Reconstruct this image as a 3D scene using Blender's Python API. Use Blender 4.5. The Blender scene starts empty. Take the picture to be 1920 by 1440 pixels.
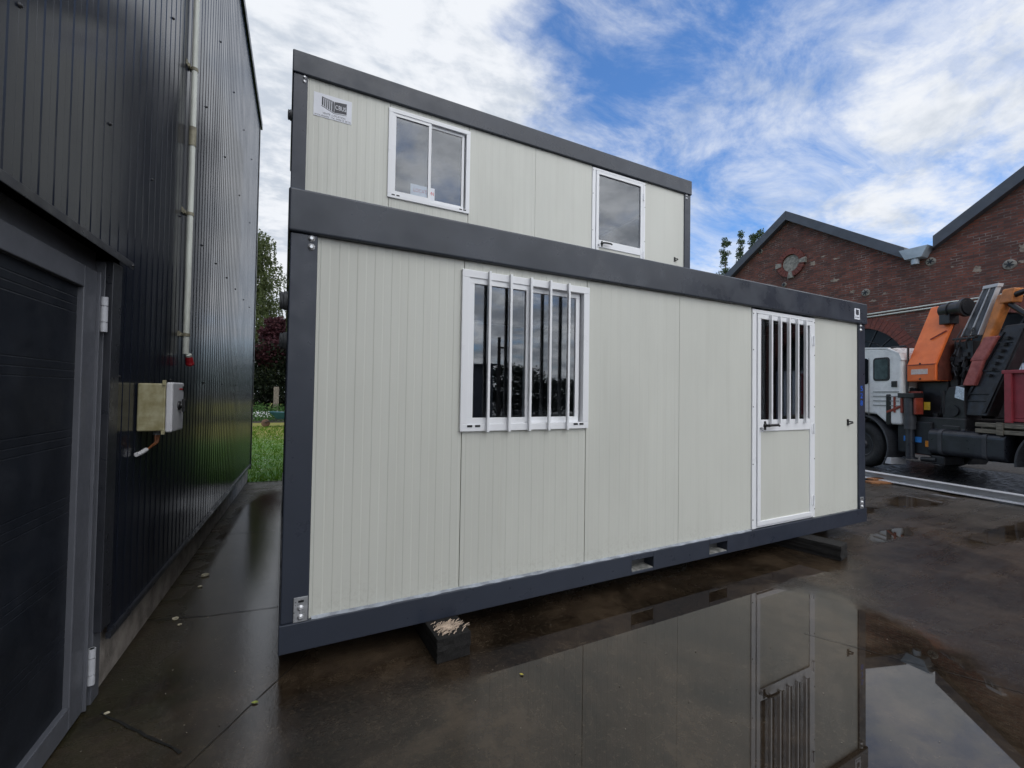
import bpy, bmesh, math, random
from mathutils import Vector, Matrix
R = math.radians
random.seed(7)
scene = bpy.context.scene
COL = scene.collection

# ------------------------------------------------------------------ camera
yaw, pitch, roll = 0.4763, 0.0219, 0.0153
CAM = Vector((-0.0024, -2.6829, 1.561))
F = Vector((math.sin(yaw)*math.cos(pitch), math.cos(yaw)*math.cos(pitch), math.sin(pitch)))
r0 = Vector((math.cos(yaw), -math.sin(yaw), 0)); u0 = r0.cross(F)
RT = r0*math.cos(roll) + u0*math.sin(roll); UP = -r0*math.sin(roll) + u0*math.cos(roll)
cd = bpy.data.cameras.new('camera'); cam = bpy.data.objects.new('camera', cd); COL.objects.link(cam)
cam.matrix_world = Matrix(((RT.x, UP.x, -F.x, CAM.x), (RT.y, UP.y, -F.y, CAM.y), (RT.z, UP.z, -F.z, CAM.z), (0, 0, 0, 1)))
cd.sensor_fit = 'HORIZONTAL'; cd.sensor_width = 36.0; cd.lens = 826.89/1920*36
cd.clip_start = 0.05; cd.clip_end = 2000
scene.camera = cam

# ------------------------------------------------------------------ world
SUN_EL, SUN_AZ = R(52), R(165)          # azimuth clockwise from +y
sun_dir = Vector((math.sin(SUN_AZ)*math.cos(SUN_EL), math.cos(SUN_AZ)*math.cos(SUN_EL), math.sin(SUN_EL)))
world = bpy.data.worlds.new('World'); scene.world = world; world.use_nodes = True
nt = world.node_tree; nt.nodes.clear()
def N(t, kind, **kw):
    n = t.nodes.new(kind)
    for k, v in kw.items(): setattr(n, k, v)
    return n
def mathn(t, op, a, b=None, c=None, clamp=False):
    n = N(t, 'ShaderNodeMath', operation=op, use_clamp=clamp)
    for i, v in enumerate((a, b, c)):
        if v is None: continue
        if isinstance(v, (int, float)): n.inputs[i].default_value = v
        else: t.links.new(v, n.inputs[i])
    return n.outputs[0]
def vecn(t, op, a, b=None):
    n = N(t, 'ShaderNodeVectorMath', operation=op)
    for i, v in enumerate((a, b)):
        if v is None: continue
        if isinstance(v, (tuple, list)): n.inputs[i].default_value = v
        else: t.links.new(v, n.inputs[i])
    return n.outputs['Value'] if op in ('DOT_PRODUCT', 'LENGTH', 'DISTANCE') else n.outputs[0]
def smooth(t, v, lo, hi, a=0.0, b=1.0):
    n = N(t, 'ShaderNodeMapRange', interpolation_type='SMOOTHSTEP')
    t.links.new(v, n.inputs[0])
    for i, x in zip((1, 2, 3, 4), (lo, hi, a, b)): n.inputs[i].default_value = x
    return n.outputs[0]
def noise(t, vec, scale, detail=5, rough=.55, dist=0.0):
    n = N(t, 'ShaderNodeTexNoise'); n.inputs['Scale'].default_value = scale; n.inputs['Detail'].default_value = detail
    n.inputs['Roughness'].default_value = rough; n.inputs['Distortion'].default_value = dist
    if vec is not None: t.links.new(vec, n.inputs['Vector'])
    return n.outputs['Fac']
def mixc(t, f, a, b, blend='MIX'):
    n = N(t, 'ShaderNodeMix', data_type='RGBA', blend_type=blend)
    for i, v in ((0, f), (6, a), (7, b)):
        if isinstance(v, (int, float)): n.inputs[i].default_value = v
        elif isinstance(v, (tuple, list)): n.inputs[i].default_value = (*v[:3], 1)
        else: t.links.new(v, n.inputs[i])
    return n.outputs[2]

sky = N(nt, 'ShaderNodeTexSky', sky_type='NISHITA', sun_disc=False)
sky.sun_elevation = SUN_EL; sky.sun_rotation = SUN_AZ
sky.air_density = 1.0; sky.dust_density = 0.3; sky.ozone_density = 2.5
tc = N(nt, 'ShaderNodeTexCoord'); dvec = vecn(nt, 'NORMALIZE', tc.outputs['Generated'])
sep = N(nt, 'ShaderNodeSeparateXYZ'); nt.links.new(dvec, sep.inputs[0])
zz = mathn(nt, 'ADD', mathn(nt, 'MAXIMUM', sep.outputs[2], 0.0), 0.18)
cmb = N(nt, 'ShaderNodeCombineXYZ')
nt.links.new(mathn(nt, 'DIVIDE', sep.outputs[0], zz), cmb.inputs[0]); nt.links.new(mathn(nt, 'DIVIDE', sep.outputs[1], zz), cmb.inputs[1])
pc = cmb.outputs[0]
rotm = N(nt, 'ShaderNodeMapping'); rotm.inputs['Rotation'].default_value = (0, 0, R(25)); rotm.inputs['Scale'].default_value = (1.0, 1.7, 1)
nt.links.new(pc, rotm.inputs[0]); pcs = rotm.outputs[0]
n1 = noise(nt, pcs, 1.6, 9, .60, .25); n2 = noise(nt, pc, 5.0, 8, .62, .3)
def blob(d, lo, hi): return smooth(nt, vecn(nt, 'DOT_PRODUCT', dvec, Vector(d).normalized()[:]), lo, hi)
bias = None
BLOBS = [((.13, .816, .563), .80, .97, .30), ((-.04, .92, .39), .90, .99, .25), ((.82, .31, .48), .90, .99, .0), ((.914, .253, .316), .94, .995, .06),
         ((.573, .547, .61), .955, .995, -.20), ((.47, .62, .63), .97, .997, -.13), ((.729, .573, .374), .965, .997, -.19), ((.60, .60, .53), .975, .998, -.08),
         ((.66, .58, .47), .978, .998, -.08), ((.0, -1, .5), .1, .8, .20), ((.75, -.2, .62), .8, .98, .25)]
for d, lo, hi, a in BLOBS:
    b = mathn(nt, 'MULTIPLY', blob(d, lo, hi), a); bias = b if bias is None else mathn(nt, 'ADD', bias, b)
dens = mathn(nt, 'ADD', mathn(nt, 'ADD', mathn(nt, 'MULTIPLY', n1, 1.0), mathn(nt, 'MULTIPLY', mathn(nt, 'SUBTRACT', n2, .5), .62)), bias)
cover = smooth(nt, dens, .36, .74)
strm = N(nt, 'ShaderNodeMapping'); strm.inputs['Rotation'].default_value = (0, 0, R(-38)); strm.inputs['Scale'].default_value = (.9, 1.7, 1); nt.links.new(pc, strm.inputs[0])
veil = smooth(nt, mathn(nt, 'ADD', noise(nt, strm.outputs[0], 2.2, 9, .66, .5), mathn(nt, 'ADD', mathn(nt, 'MULTIPLY', blob((.82, .40, .42), .75, .98), .16), mathn(nt, 'MULTIPLY', blob((.573, .58, .60), .955, .995), -.07))), .46, .84)
cover = mathn(nt, 'MAXIMUM', cover, mathn(nt, 'MULTIPLY', veil, .76))
thick = smooth(nt, mathn(nt, 'ADD', noise(nt, pc, 2.3, 7, .6, .4), mathn(nt, 'ADD', mathn(nt, 'MULTIPLY', bias, .10), mathn(nt, 'MULTIPLY', mathn(nt, 'SUBTRACT', noise(nt, pcs, 9.0, 6, .6, .2), .5), mathn(nt, 'ADD', .16, mathn(nt, 'MULTIPLY', blob((.1, .85, .5), .72, .92), .42))))), .44, .70)
ccol = mixc(nt, thick, (8.9, 9.2, 9.7), (5.9, 6.5, 7.4))
back = smooth(nt, sep.outputs[1], .15, -.45)         # bright high cloud over the southern half of the sky
thick2 = smooth(nt, noise(nt, pc, 2.6, 8, .62, .4), .36, .64)
ccol = mixc(nt, back, ccol, mixc(nt, thick2, (24.0, 24.2, 24.6), (9.0, 9.6, 10.6)))
blue = mixc(nt, 1.0, sky.outputs[0], (1.05, 1.55, 2.05), 'MULTIPLY')
low = smooth(nt, sep.outputs[2], .22, .0)
skyc = mixc(nt, mathn(nt, 'MULTIPLY', low, .45), mixc(nt, cover, blue, ccol), (6.6, 7.2, 7.9))
bg = N(nt, 'ShaderNodeBackground'); bg.inputs['Strength'].default_value = 0.1
nt.links.new(skyc, bg.inputs[0]); wo = N(nt, 'ShaderNodeOutputWorld'); nt.links.new(bg.outputs[0], wo.inputs[0])
world.cycles.sampling_method = 'MANUAL'; world.cycles.sample_map_resolution = 1024

sd = bpy.data.lights.new('sun', 'SUN'); sd.energy = 0.5; sd.angle = R(35); sd.color = (1, .96, .9)
so = bpy.data.objects.new('sun', sd); COL.objects.link(so); so.rotation_euler = sun_dir.to_track_quat('Z', 'Y').to_euler()
vs = scene.view_settings; vs.view_transform = 'Standard'; vs.look = 'None'; vs.exposure = 0.0; vs.gamma = 1.0; vs.use_curve_mapping = False
scene.cycles.max_bounces = 7; scene.cycles.transparent_max_bounces = 12; scene.cycles.caustics_reflective = False; scene.cycles.caustics_refractive = False

# ------------------------------------------------------------------ helpers
class MB:
    """collects shapes; build() links them as one mesh object"""
    def __init__(self): self.bm = bmesh.new(); self.smooth = []
    def face(self, pts):
        return self.bm.faces.new([self.bm.verts.new(p) for p in pts])
    def box(self, x0, x1, y0, y1, z0, z1):
        v = [self.bm.verts.new((x, y, z)) for x in (x0, x1) for y in (y0, y1) for z in (z0, z1)]
        for q in ((0, 1, 3, 2), (4, 6, 7, 5), (0, 4, 5, 1), (2, 3, 7, 6), (0, 2, 6, 4), (1, 5, 7, 3)): self.bm.faces.new([v[i] for i in q])
        return self
    def hexa(self, a, b):                       # two quads (bottom, top) in the same order
        va = [self.bm.verts.new(p) for p in a]; vb = [self.bm.verts.new(p) for p in b]; n = len(va)
        self.bm.faces.new(va[::-1]); self.bm.faces.new(vb)
        for i in range(n): self.bm.faces.new((va[i], va[(i+1) % n], vb[(i+1) % n], vb[i]))
        return self
    def prism(self, poly, fn, t0, t1):          # 2-D polygon swept from t0 to t1, fn(u, v, t) -> point
        return self.hexa([fn(u, v, t0) for u, v in poly], [fn(u, v, t1) for u, v in poly])
    def bar(self, p, q, w, h, side=None):       # rectangular bar from p to q
        p, q = Vector(p), Vector(q); d = (q-p).normalized()
        s = Vector(side) if side else (d.cross(Vector((0, 0, 1))) if abs(d.z) < .95 else Vector((1, 0, 0)))
        s = (s - d*s.dot(d)).normalized(); t = d.cross(s)
        o = [s*w/2+t*h/2, -s*w/2+t*h/2, -s*w/2-t*h/2, s*w/2-t*h/2]
        return self.hexa([p+k for k in o], [q+k for k in o])
    def tube(self, pts, rad, n=10, closed=False):
        pts = [Vector(p) for p in pts]; rads = rad if isinstance(rad, (list, tuple)) else [rad]*len(pts)
        rings = []; ref = None
        for i, p in enumerate(pts):
            d = (pts[min(i+1, len(pts)-1)] - pts[max(i-1, 0)]).normalized()
            if ref is None or abs(ref.dot(d)) > .95: ref = Vector((0, 0, 1)) if abs(d.z) < .9 else Vector((1, 0, 0))
            s = (ref - d*ref.dot(d)).normalized(); ref = s; t = d.cross(s)
            rings.append([self.bm.verts.new(p + (s*math.cos(a)+t*math.sin(a))*rads[i]) for a in [2*math.pi*k/n for k in range(n)]])
        for a, b in zip(rings, rings[1:]):
            for k in range(n): self.smooth.append(self.bm.faces.new((a[k], a[(k+1) % n], b[(k+1) % n], b[k])))
        self.face([v.co for v in rings[0][::-1]]); self.face([v.co for v in rings[-1]])
        return self
    def lathe(self, prof, c, axis, n=24):       # (radius, along) profile turned about an axis through c
        c, ax = Vector(c), Vector(axis).normalized()
        s = ax.orthogonal().normalized(); t = ax.cross(s); rings = []
        for r_, h in prof: rings.append([self.bm.verts.new(c + ax*h + (s*math.cos(a)+t*math.sin(a))*max(r_, 1e-4)) for a in [2*math.pi*k/n for k in range(n)]])
        for a, b in zip(rings, rings[1:]):
            for k in range(n): self.smooth.append(self.bm.faces.new((a[k], a[(k+1) % n], b[(k+1) % n], b[k])))
        self.face([v.co for v in rings[0][::-1]]); self.face([v.co for v in rings[-1]])
        return self
    def mesh(self, name, m):
        for f in self.smooth: f.smooth = True
        bmesh.ops.recalc_face_normals(self.bm, faces=self.bm.faces[:])
        me = bpy.data.meshes.new(name); self.bm.to_mesh(me); self.bm.free(); me.materials.append(m)
        return me
    def build(self, name, m, parent=None, bevel=0.0, loc=(0, 0, 0), seg=2):
        o = bpy.data.objects.new(name, self.mesh(name, m)); COL.objects.link(o); o.location = loc
        if parent is not None: o.parent = parent
        if bevel:
            b = o.modifiers.new('bevel', 'BEVEL'); b.width = bevel; b.segments = seg; b.limit_method = 'ANGLE'; b.angle_limit = R(40)
        return o
def tag(o, label=None, cat=None, group=None, kind=None):
    for k, v in (('label', label), ('category', cat), ('group', group), ('kind', kind)):
        if v: o[k] = v
    return o
def empty(name, loc=(0, 0, 0), rz=0.0):
    o = bpy.data.objects.new(name, None); COL.objects.link(o); o.location = loc; o.rotation_euler = (0, 0, rz); o.empty_display_size = .2
    return o
def kids(o): return [c for c in bpy.data.objects if c.parent == o]
def copy_tree(o, parent=None):
    c = o.copy(); COL.objects.link(c)
    if parent is not None: c.parent = parent
    for k in kids(o): copy_tree(k, c)
    return c
def share(o, loc, parent=None):                 # one more copy of a single mesh part
    c = o.copy(); COL.objects.link(c); c.location = loc
    if parent is not None: c.parent = parent
    return c
def text(name, body, size, m, parent, loc, rot=(math.pi/2, 0, 0), width=None, align='LEFT', depth=.0006):
    cu = bpy.data.curves.new(name, 'FONT'); cu.body = body; cu.size = size; cu.align_x = align; cu.extrude = depth
    t = bpy.data.objects.new(name, cu); COL.objects.link(t)
    bpy.context.view_layer.update()
    me = bpy.data.meshes.new_from_object(t.evaluated_get(bpy.context.evaluated_depsgraph_get()))
    w = t.dimensions.x; bpy.data.objects.remove(t)
    me.materials.clear(); me.materials.append(m)
    if width:
        for v in me.vertices: v.co.x *= width/w
    o = bpy.data.objects.new(name, me); COL.objects.link(o); o.location = loc; o.rotation_euler = rot
    if parent is not None: o.parent = parent
    return o

# ------------------------------------------------------------------ materials
MATS = {}
def mat(name, col, rough=.5, var=.12, vscale=6.0, metal=0.0, bump=0.0, bscale=60.0, col2=None, rvar=.1, stretch=(1, 1, 1), spec=.5, ior=1.5):
    m = bpy.data.materials.new(name); m.use_nodes = True; t = m.node_tree
    p = t.nodes['Principled BSDF']; c = N(t, 'ShaderNodeTexCoord'); mp = N(t, 'ShaderNodeMapping'); mp.inputs['Scale'].default_value = stretch
    t.links.new(c.outputs['Object'], mp.inputs[0]); v = mp.outputs[0]
    f = smooth(t, noise(t, v, vscale, 6, .6), .3, .7)
    c2 = col2 if col2 else tuple(x*(1-var*2) for x in col)
    c1 = col if col2 else tuple(min(1, x*(1+var*.6)) for x in col)
    t.links.new(mixc(t, f, c1, c2), p.inputs['Base Color'])
    rn = smooth(t, noise(t, v, vscale*2.3, 4, .6), .3, .7, max(.02, rough-rvar), rough+rvar); t.links.new(rn, p.inputs['Roughness'])
    p.inputs['Metallic'].default_value = metal; p.inputs['Specular IOR Level'].default_value = spec; p.inputs['IOR'].default_value = ior
    if bump:
        b = N(t, 'ShaderNodeBump'); b.inputs['Strength'].default_value = bump; b.inputs['Distance'].default_value = .01
        t.links.new(noise(t, v, bscale, 5, .6), b.inputs['Height']); t.links.new(b.outputs[0], p.inputs['Normal'])
    MATS[name] = m; return m
panel_m = mat('cabin_panel', (.645, .65, .59), .42, .03, 1.4, stretch=(1, 1, .35))
def wear(m, kind):
    t = m.node_tree; p = t.nodes['Principled BSDF']; src = p.inputs['Base Color'].links[0].from_socket; c = N(t, 'ShaderNodeTexCoord'); P = c.outputs['Object']; s_ = N(t, 'ShaderNodeSeparateXYZ'); t.links.new(P, s_.inputs[0])
    if kind == 'panel':                         # faint run-off streaks and splashed dirt above the base frame
        mp = N(t, 'ShaderNodeMapping'); mp.inputs['Scale'].default_value = (14, 14, .5); t.links.new(P, mp.inputs[0])
        st = mathn(t, 'MULTIPLY', smooth(t, noise(t, mp.outputs[0], 1.0, 6, .65), .50, .75), .16)
        sp = mathn(t, 'MULTIPLY', mathn(t, 'MULTIPLY', smooth(t, mathn(t, 'ADD', s_.outputs[2], mathn(t, 'MULTIPLY', noise(t, P, 3, 6, .7), .5)), .62, .36), smooth(t, noise(t, P, 45, 5, .75), .45, .65)), .20)
        src = mixc(t, st, src, (.46, .45, .39)); src = mixc(t, sp, src, (.28, .25, .19))
    else:                                       # small chips, scrapes and dried splashes
        ch = smooth(t, noise(t, P, 55, 4, .7), .70, .74); mp = N(t, 'ShaderNodeMapping'); mp.inputs['Scale'].default_value = (3, 3, 26); t.links.new(P, mp.inputs[0])
        sc = smooth(t, noise(t, mp.outputs[0], 1.7, 7, .75), .66, .76); pt = smooth(t, noise(t, P, 1.3, 5, .6), .40, .62)
        src = mixc(t, mathn(t, 'MULTIPLY', mathn(t, 'MULTIPLY', ch, pt), .55), src, (.20, .21, .23)); src = mixc(t, mathn(t, 'MULTIPLY', mathn(t, 'MULTIPLY', sc, pt), .22), src, (.17, .18, .20))
    t.links.new(src, p.inputs['Base Color'])
wear(panel_m, 'panel')
white_m = mat('white_frame', (.87, .88, .90), .30, .006, 2, rvar=.03)
anth_m = mat('anthracite_steel', (.031, .038, .056), .36, .05, 3.0)
fascia_m = mat('anthracite_fascia', (.040, .048, .065), .34, .12, 1.6, rvar=.13)
wear(anth_m, 'steel'); wear(fascia_m, 'steel')
shed_m = mat('black_cladding', (.015, .018, .028), .20, .06, 1.2, rvar=.04, stretch=(1, 1, .3), spec=.30)
shedtrim_m = mat('black_trim', (.028, .030, .037), .35, .12, 4)
doorin_m = mat('door_infill', (.013, .016, .023), .45, .15, 3)
doorfr_m = mat('grey_aluminium', (.115, .120, .138), .38, .06, 5)
alu_m = mat('galvanised_steel', (.55, .56, .58), .35, .15, 20, metal=.7)
hinge_m = mat('hinge_grey', (.50, .51, .54), .42, .06, 20)
bolt_m = mat('zinc_bolt', (.75, .76, .78), .3, .1, 40, metal=.5)
black_m = mat('black_plastic', (.012, .012, .013), .35, .1, 10)
rubber_m = mat('tyre_rubber', (.016, .016, .016), .75, .2, 12, bump=.2, bscale=50)
wood_m = mat('sleeper_timber', (.011, .0098, .009), .85, .35, 9, bump=.6, bscale=40, stretch=(6, 1, 6))
plank_m = mat('orange_plank', (.34, .15, .06), .6, .25, 14, stretch=(1, 6, 6))
post_m = mat('grey_timber', (.20, .17, .13), .8, .3, 9, stretch=(5, 5, 1))
dirty_m = mat('dirty_beige_box', (.42, .39, .25), .5, .2, 16, col2=(.26, .23, .11), bump=.1)
boxw_m = mat('box_lid', (.68, .68, .70), .4, .05, 8)
pipe_m = mat('conduit_pvc', (.62, .64, .58), .4, .10, 6, stretch=(4, 4, .6))
pipebr_m = mat('dirty_pipe_clip', (.26, .24, .17), .6, .2, 20)
red_m = mat('red_plastic', (.42, .02, .03), .35, .1, 12)
copper_m = mat('copper_cable', (.36, .13, .05), .4, .2, 30)
plinth_m = mat('concrete_plinth', (.36, .32, .285), .75, .22, 7, bump=.5, bscale=90)
orange_m = mat('orange_paint', (.88, .19, .038), .42, .16, 4, col2=(.74, .14, .028))
ored_m = mat('red_orange_paint', (.32, .05, .028), .45, .2, 7)
pink_m = mat('faded_red_paint', (.40, .12, .10), .55, .2, 8, col2=(.24, .05, .045))
crane_m = mat('black_crane_paint', (.022, .022, .024), .42, .25, 5, bump=.05)
crane2_m = mat('grey_crane_steel', (.075, .075, .08), .45, .3, 6, stretch=(3, 1, 1))
chassis_m = mat('chassis_black', (.014, .015, .018), .5, .25, 6)
tank_m = mat('tank_blue_black', (.026, .029, .037), .36, .2, 4)
mud_m = mat('mudguard', (.05, .053, .06), .5, .15, 6)
cab_m = mat('cab_white', (.84, .83, .80), .3, .05, 4)
dkgl_m = mat('dark_glass', (.010, .012, .015), .10, .1, 3, rvar=.02, spec=.18)
skip_m = mat('skip_red', (.33, .045, .06), .5, .22, 6, col2=(.24, .035, .045))
beamg_m = mat('primer_grey', (.56, .56, .57), .5, .07, 3)
beamw_m = mat('beam_white', (.88, .88, .89), .35, .04, 5)
rust_m = mat('rust', (.12, .04, .025), .8, .3, 20)
int_m = mat('cabin_inside_dim', (.10, .10, .105), .7, .05, 2)  # walls would be pale; the dim interior is put into this dark grey
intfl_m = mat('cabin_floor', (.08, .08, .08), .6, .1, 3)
ink_m = mat('dark_ink', (.035, .037, .05), .5, .05, 10)
redink_m = mat('red_ink', (.62, .05, .06), .5, .05, 10)
blueink_m = mat('blue_stencil', (.02, .14, .72), .5, .1, 10)
paper_m = mat('paper', (.80, .82, .88), .5, .02, 6)
sheet_m = mat('white_sheet_door', (.62, .65, .70), .4, .05, 3)
stone_m = mat('pale_stone', (.30, .28, .24), .8, .25, 14, bump=.3)
roof_m = mat('slate_trim', (.075, .080, .092), .45, .1, 3)
zinc_m = mat('zinc_gutter', (.36, .42, .46), .4, .1, 4)
yellow_m = mat('yellow_label', (.62, .42, .03), .5, .1, 10)
bluel_m = mat('blue_label', (.03, .22, .62), .5, .1, 10)
orl_m = mat('orange_reflector', (.75, .25, .02), .3, .1, 10)
teal_m = mat('teal_tub', (.02, .09, .11), .4, .1, 5)
socket_m = mat('grey_socket', (.24, .25, .26), .5, .1, 10)
bead_m = mat('sealant_bead', (.36, .39, .44), .35, .2, 12)
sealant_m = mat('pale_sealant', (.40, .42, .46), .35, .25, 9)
bark_m = mat('bark', (.09, .07, .055), .85, .3, 12, bump=.5)
def leafmat(name, a, b):
    m = bpy.data.materials.new(name); m.use_nodes = True; t = m.node_tree; p = t.nodes['Principled BSDF']
    g = N(t, 'ShaderNodeObjectInfo'); c = N(t, 'ShaderNodeTexCoord')
    f = smooth(t, noise(t, c.outputs['Object'], 2.2, 5, .7), .3, .7); t.links.new(mixc(t, f, a, b), p.inputs['Base Color'])
    p.inputs['Roughness'].default_value = .55; p.inputs['Specular IOR Level'].default_value = .18
    tr = N(t, 'ShaderNodeBsdfTranslucent'); t.links.new(mixc(t, f, a, b), tr.inputs[0])
    mx = N(t, 'ShaderNodeMixShader'); mx.inputs[0].default_value = .35; t.links.new(p.outputs[0], mx.inputs[1]); t.links.new(tr.outputs[0], mx.inputs[2])
    t.links.new(mx.outputs[0], t.nodes['Material Output'].inputs[0]); return m
birchleaf_m = leafmat('birch_leaf', (.060, .085, .028), (.11, .13, .05))
beechleaf_m = leafmat('copper_leaf', (.042, .013, .018), (.080, .030, .034))
hedgeleaf_m = leafmat('hedge_leaf', (.007, .012, .006), (.016, .024, .010))
poplarleaf_m = leafmat('poplar_leaf', (.06, .10, .045), (.10, .14, .07))
plantleaf_m = leafmat('garden_leaf', (.05, .12, .025), (.09, .17, .05))
flower_m = mat('white_flower', (.72, .70, .72), .6, .08, 9)
grassblade_m = leafmat('grass_blade', (.075, .19, .012), (.14, .23, .02))

def glass_mat(name, tint):
    m = bpy.data.materials.new(name); m.use_nodes = True; t = m.node_tree; t.nodes.remove(t.nodes['Principled BSDF'])
    g = N(t, 'ShaderNodeNewGeometry'); c = mathn(t, 'ABSOLUTE', vecn(t, 'DOT_PRODUCT', g.outputs['Incoming'], g.outputs['Normal']))
    fr = mathn(t, 'ADD', mathn(t, 'MULTIPLY', mathn(t, 'POWER', mathn(t, 'SUBTRACT', 1.0, c), 5.0), .90), .085)
    tr = N(t, 'ShaderNodeBsdfTransparent'); tr.inputs[0].default_value = (*tint, 1)
    gl = N(t, 'ShaderNodeBsdfGlossy'); gl.inputs['Roughness'].default_value = .004; gl.inputs[0].default_value = (.95, .97, 1, 1)
    mx = N(t, 'ShaderNodeMixShader'); t.links.new(fr, mx.inputs[0]); t.links.new(tr.outputs[0], mx.inputs[1]); t.links.new(gl.outputs[0], mx.inputs[2])
    t.links.new(mx.outputs[0], t.nodes['Material Output'].inputs[0]); return m
glass_m = glass_mat('window_glass', (.78, .81, .84))

# wet concrete of the yard
def ground_mat():
    m = bpy.data.materials.new('wet_concrete'); m.use_nodes = True; t = m.node_tree; p = t.nodes['Principled BSDF']
    c = N(t, 'ShaderNodeTexCoord'); P = c.outputs['Object']
    wob = N(t, 'ShaderNodeTexNoise'); wob.inputs['Scale'].default_value = 1.7; wob.inputs['Detail'].default_value = 7; wob.inputs['Roughness'].default_value = .62; t.links.new(P, wob.inputs['Vector'])
    Pw = vecn(t, 'ADD', P, vecn(t, 'MULTIPLY', vecn(t, 'SUBTRACT', wob.outputs['Color'], (.5, .5, .5)), (.42, .42, 0)))
    mask = None
    for cx, cy, rx, ry in [(2.15, -1.25, 1.50, 1.20), (2.85, -.95, 1.0, .80), (4.2, -.16, .75, .28), (8.9, .5, .9, .22), (2.3, -2.0, 1.15, .80), (6.3, -.15, .5, .10), (6.9, .55, .7, .12), (7.6, -.7, .9, .14)]:
        d = mathn(t, 'SUBTRACT', 1.0, vecn(t, 'LENGTH', vecn(t, 'MULTIPLY', vecn(t, 'SUBTRACT', Pw, (cx, cy, 0)), (1/rx, 1/ry, 0))))
        mask = d if mask is None else mathn(t, 'MAXIMUM', mask, d)
    mask = mathn(t, 'ADD', mask, mathn(t, 'MULTIPLY', mathn(t, 'SUBTRACT', noise(t, P, 14, 6, .7), .5), .10))
    wet = smooth(t, mask, -.02, .05)
    grain = mathn(t, 'MULTIPLY', smooth(t, noise(t, P, 30, 7, .8), .53, .66), mathn(t, 'ADD', .25, mathn(t, 'MULTIPLY', smooth(t, noise(t, P, 1.6, 5, .6), .42, .60), .75)))
    shallow = smooth(t, mask, .55, .0)
    pud = mathn(t, 'MULTIPLY', wet, mathn(t, 'SUBTRACT', 1.0, mathn(t, 'MULTIPLY', grain, mathn(t, 'ADD', .35, mathn(t, 'MULTIPLY', shallow, .5)))))
    damp = smooth(t, mathn(t, 'ADD', mask, mathn(t, 'MULTIPLY', mathn(t, 'SUBTRACT', noise(t, P, 2.5, 8, .72), .5), 1.2)), -.55, .05)
    strip = smooth(t, mathn(t, 'SUBTRACT', 1.0, vecn(t, 'LENGTH', vecn(t, 'MULTIPLY', vecn(t, 'SUBTRACT', Pw, (-.18, 2.0, 0)), (1/.40, 1/3.2, 0)))), -.15, .2)
    damp = mathn(t, 'MAXIMUM', damp, mathn(t, 'MULTIPLY', strip, .95))
    a = smooth(t, noise(t, P, 1.1, 9, .68, .4), .36, .64); b = smooth(t, noise(t, P, 6, 9, .75), .40, .66); g = noise(t, P, 190, 3, .75); g2 = noise(t, P, 38, 6, .75)
    col = mixc(t, a, (.064, .045, .029), (.010, .0072, .0048)); col = mixc(t, mathn(t, 'MULTIPLY', b, .7), col, (.018, .011, .007))
    col = mixc(t, mathn(t, 'MULTIPLY', smooth(t, g2, .50, .70), .55), col, (.078, .060, .040))
    col = mixc(t, mathn(t, 'MULTIPLY', smooth(t, g, .60, .70), .55), col, (.14, .115, .08))
    col = mixc(t, mathn(t, 'MULTIPLY', smooth(t, g, .42, .30), .6), col, (.006, .005, .004))
    mpx = N(t, 'ShaderNodeMapping'); mpx.inputs['Rotation'].default_value = (0, 0, R(28)); mpx.inputs['Scale'].default_value = (.9, 7, 1); t.links.new(P, mpx.inputs[0])
    scr = smooth(t, noise(t, mpx.outputs[0], 2.1, 8, .8), .60, .74); col = mixc(t, mathn(t, 'MULTIPLY', scr, .55), col, (.12, .10, .075))
    # moss along the shed plinth
    sx = N(t, 'ShaderNodeSeparateXYZ'); t.links.new(P, sx.inputs[0])
    edge = mathn(t, 'SUBTRACT', sx.outputs[0], mathn(t, 'MULTIPLY', sx.outputs[1], .052))
    moss = mathn(t, 'MULTIPLY', smooth(t, edge, .1, -.75), smooth(t, noise(t, P, 4.5, 7, .7), .32, .62))
    col = mixc(t, mathn(t, 'MULTIPLY', moss, .45), col, (.030, .032, .010))
    dry = mixc(t, a, (.085, .073, .060), (.040, .034, .027))
    far = smooth(t, vecn(t, 'DISTANCE', P, (1.0, -.5, 0)), 5.2, 8.0)
    col = mixc(t, mathn(t, 'MULTIPLY', far, mathn(t, 'MULTIPLY', mathn(t, 'SUBTRACT', 1.0, damp), .75)), col, dry)
    t.links.new(col, p.inputs['Base Color'])
    rough = mixc(t, damp, (.36, .36, .36), (.09, .09, .09)); rough = mixc(t, mathn(t, 'MULTIPLY', b, .35), rough, (.55, .55, .55)); rough = mixc(t, mathn(t, 'MULTIPLY', smooth(t, noise(t, mpx.outputs[0], .8, 6, .6), .45, .62), .5), rough, (.10, .10, .10)); rough = mixc(t, mathn(t, 'MULTIPLY', strip, .9), rough, (.075, .075, .075)); rough = mixc(t, pud, rough, (.012, .012, .012))
    t.links.new(rough, p.inputs['Roughness']); t.links.new(mixc(t, mathn(t, 'MAXIMUM', pud, mathn(t, 'MULTIPLY', strip, 2.2)), (1.5, 1.5, 1.5), (1.62, 1.62, 1.62)), p.inputs['IOR'])
    bp = N(t, 'ShaderNodeBump'); bp.inputs['Distance'].default_value = .012
    h = mathn(t, 'ADD', mathn(t, 'MULTIPLY', noise(t, P, 70, 5, .7), .5), mathn(t, 'MULTIPLY', noise(t, P, 9, 5, .6), .8))
    t.links.new(h, bp.inputs['Height']); t.links.new(mathn(t, 'MULTIPLY', mathn(t, 'SUBTRACT', 1.0, mathn(t, 'MAXIMUM', smooth(t, mask, -.25, .02), mathn(t, 'MULTIPLY', strip, .82))), .40), bp.inputs['Strength'])
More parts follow.
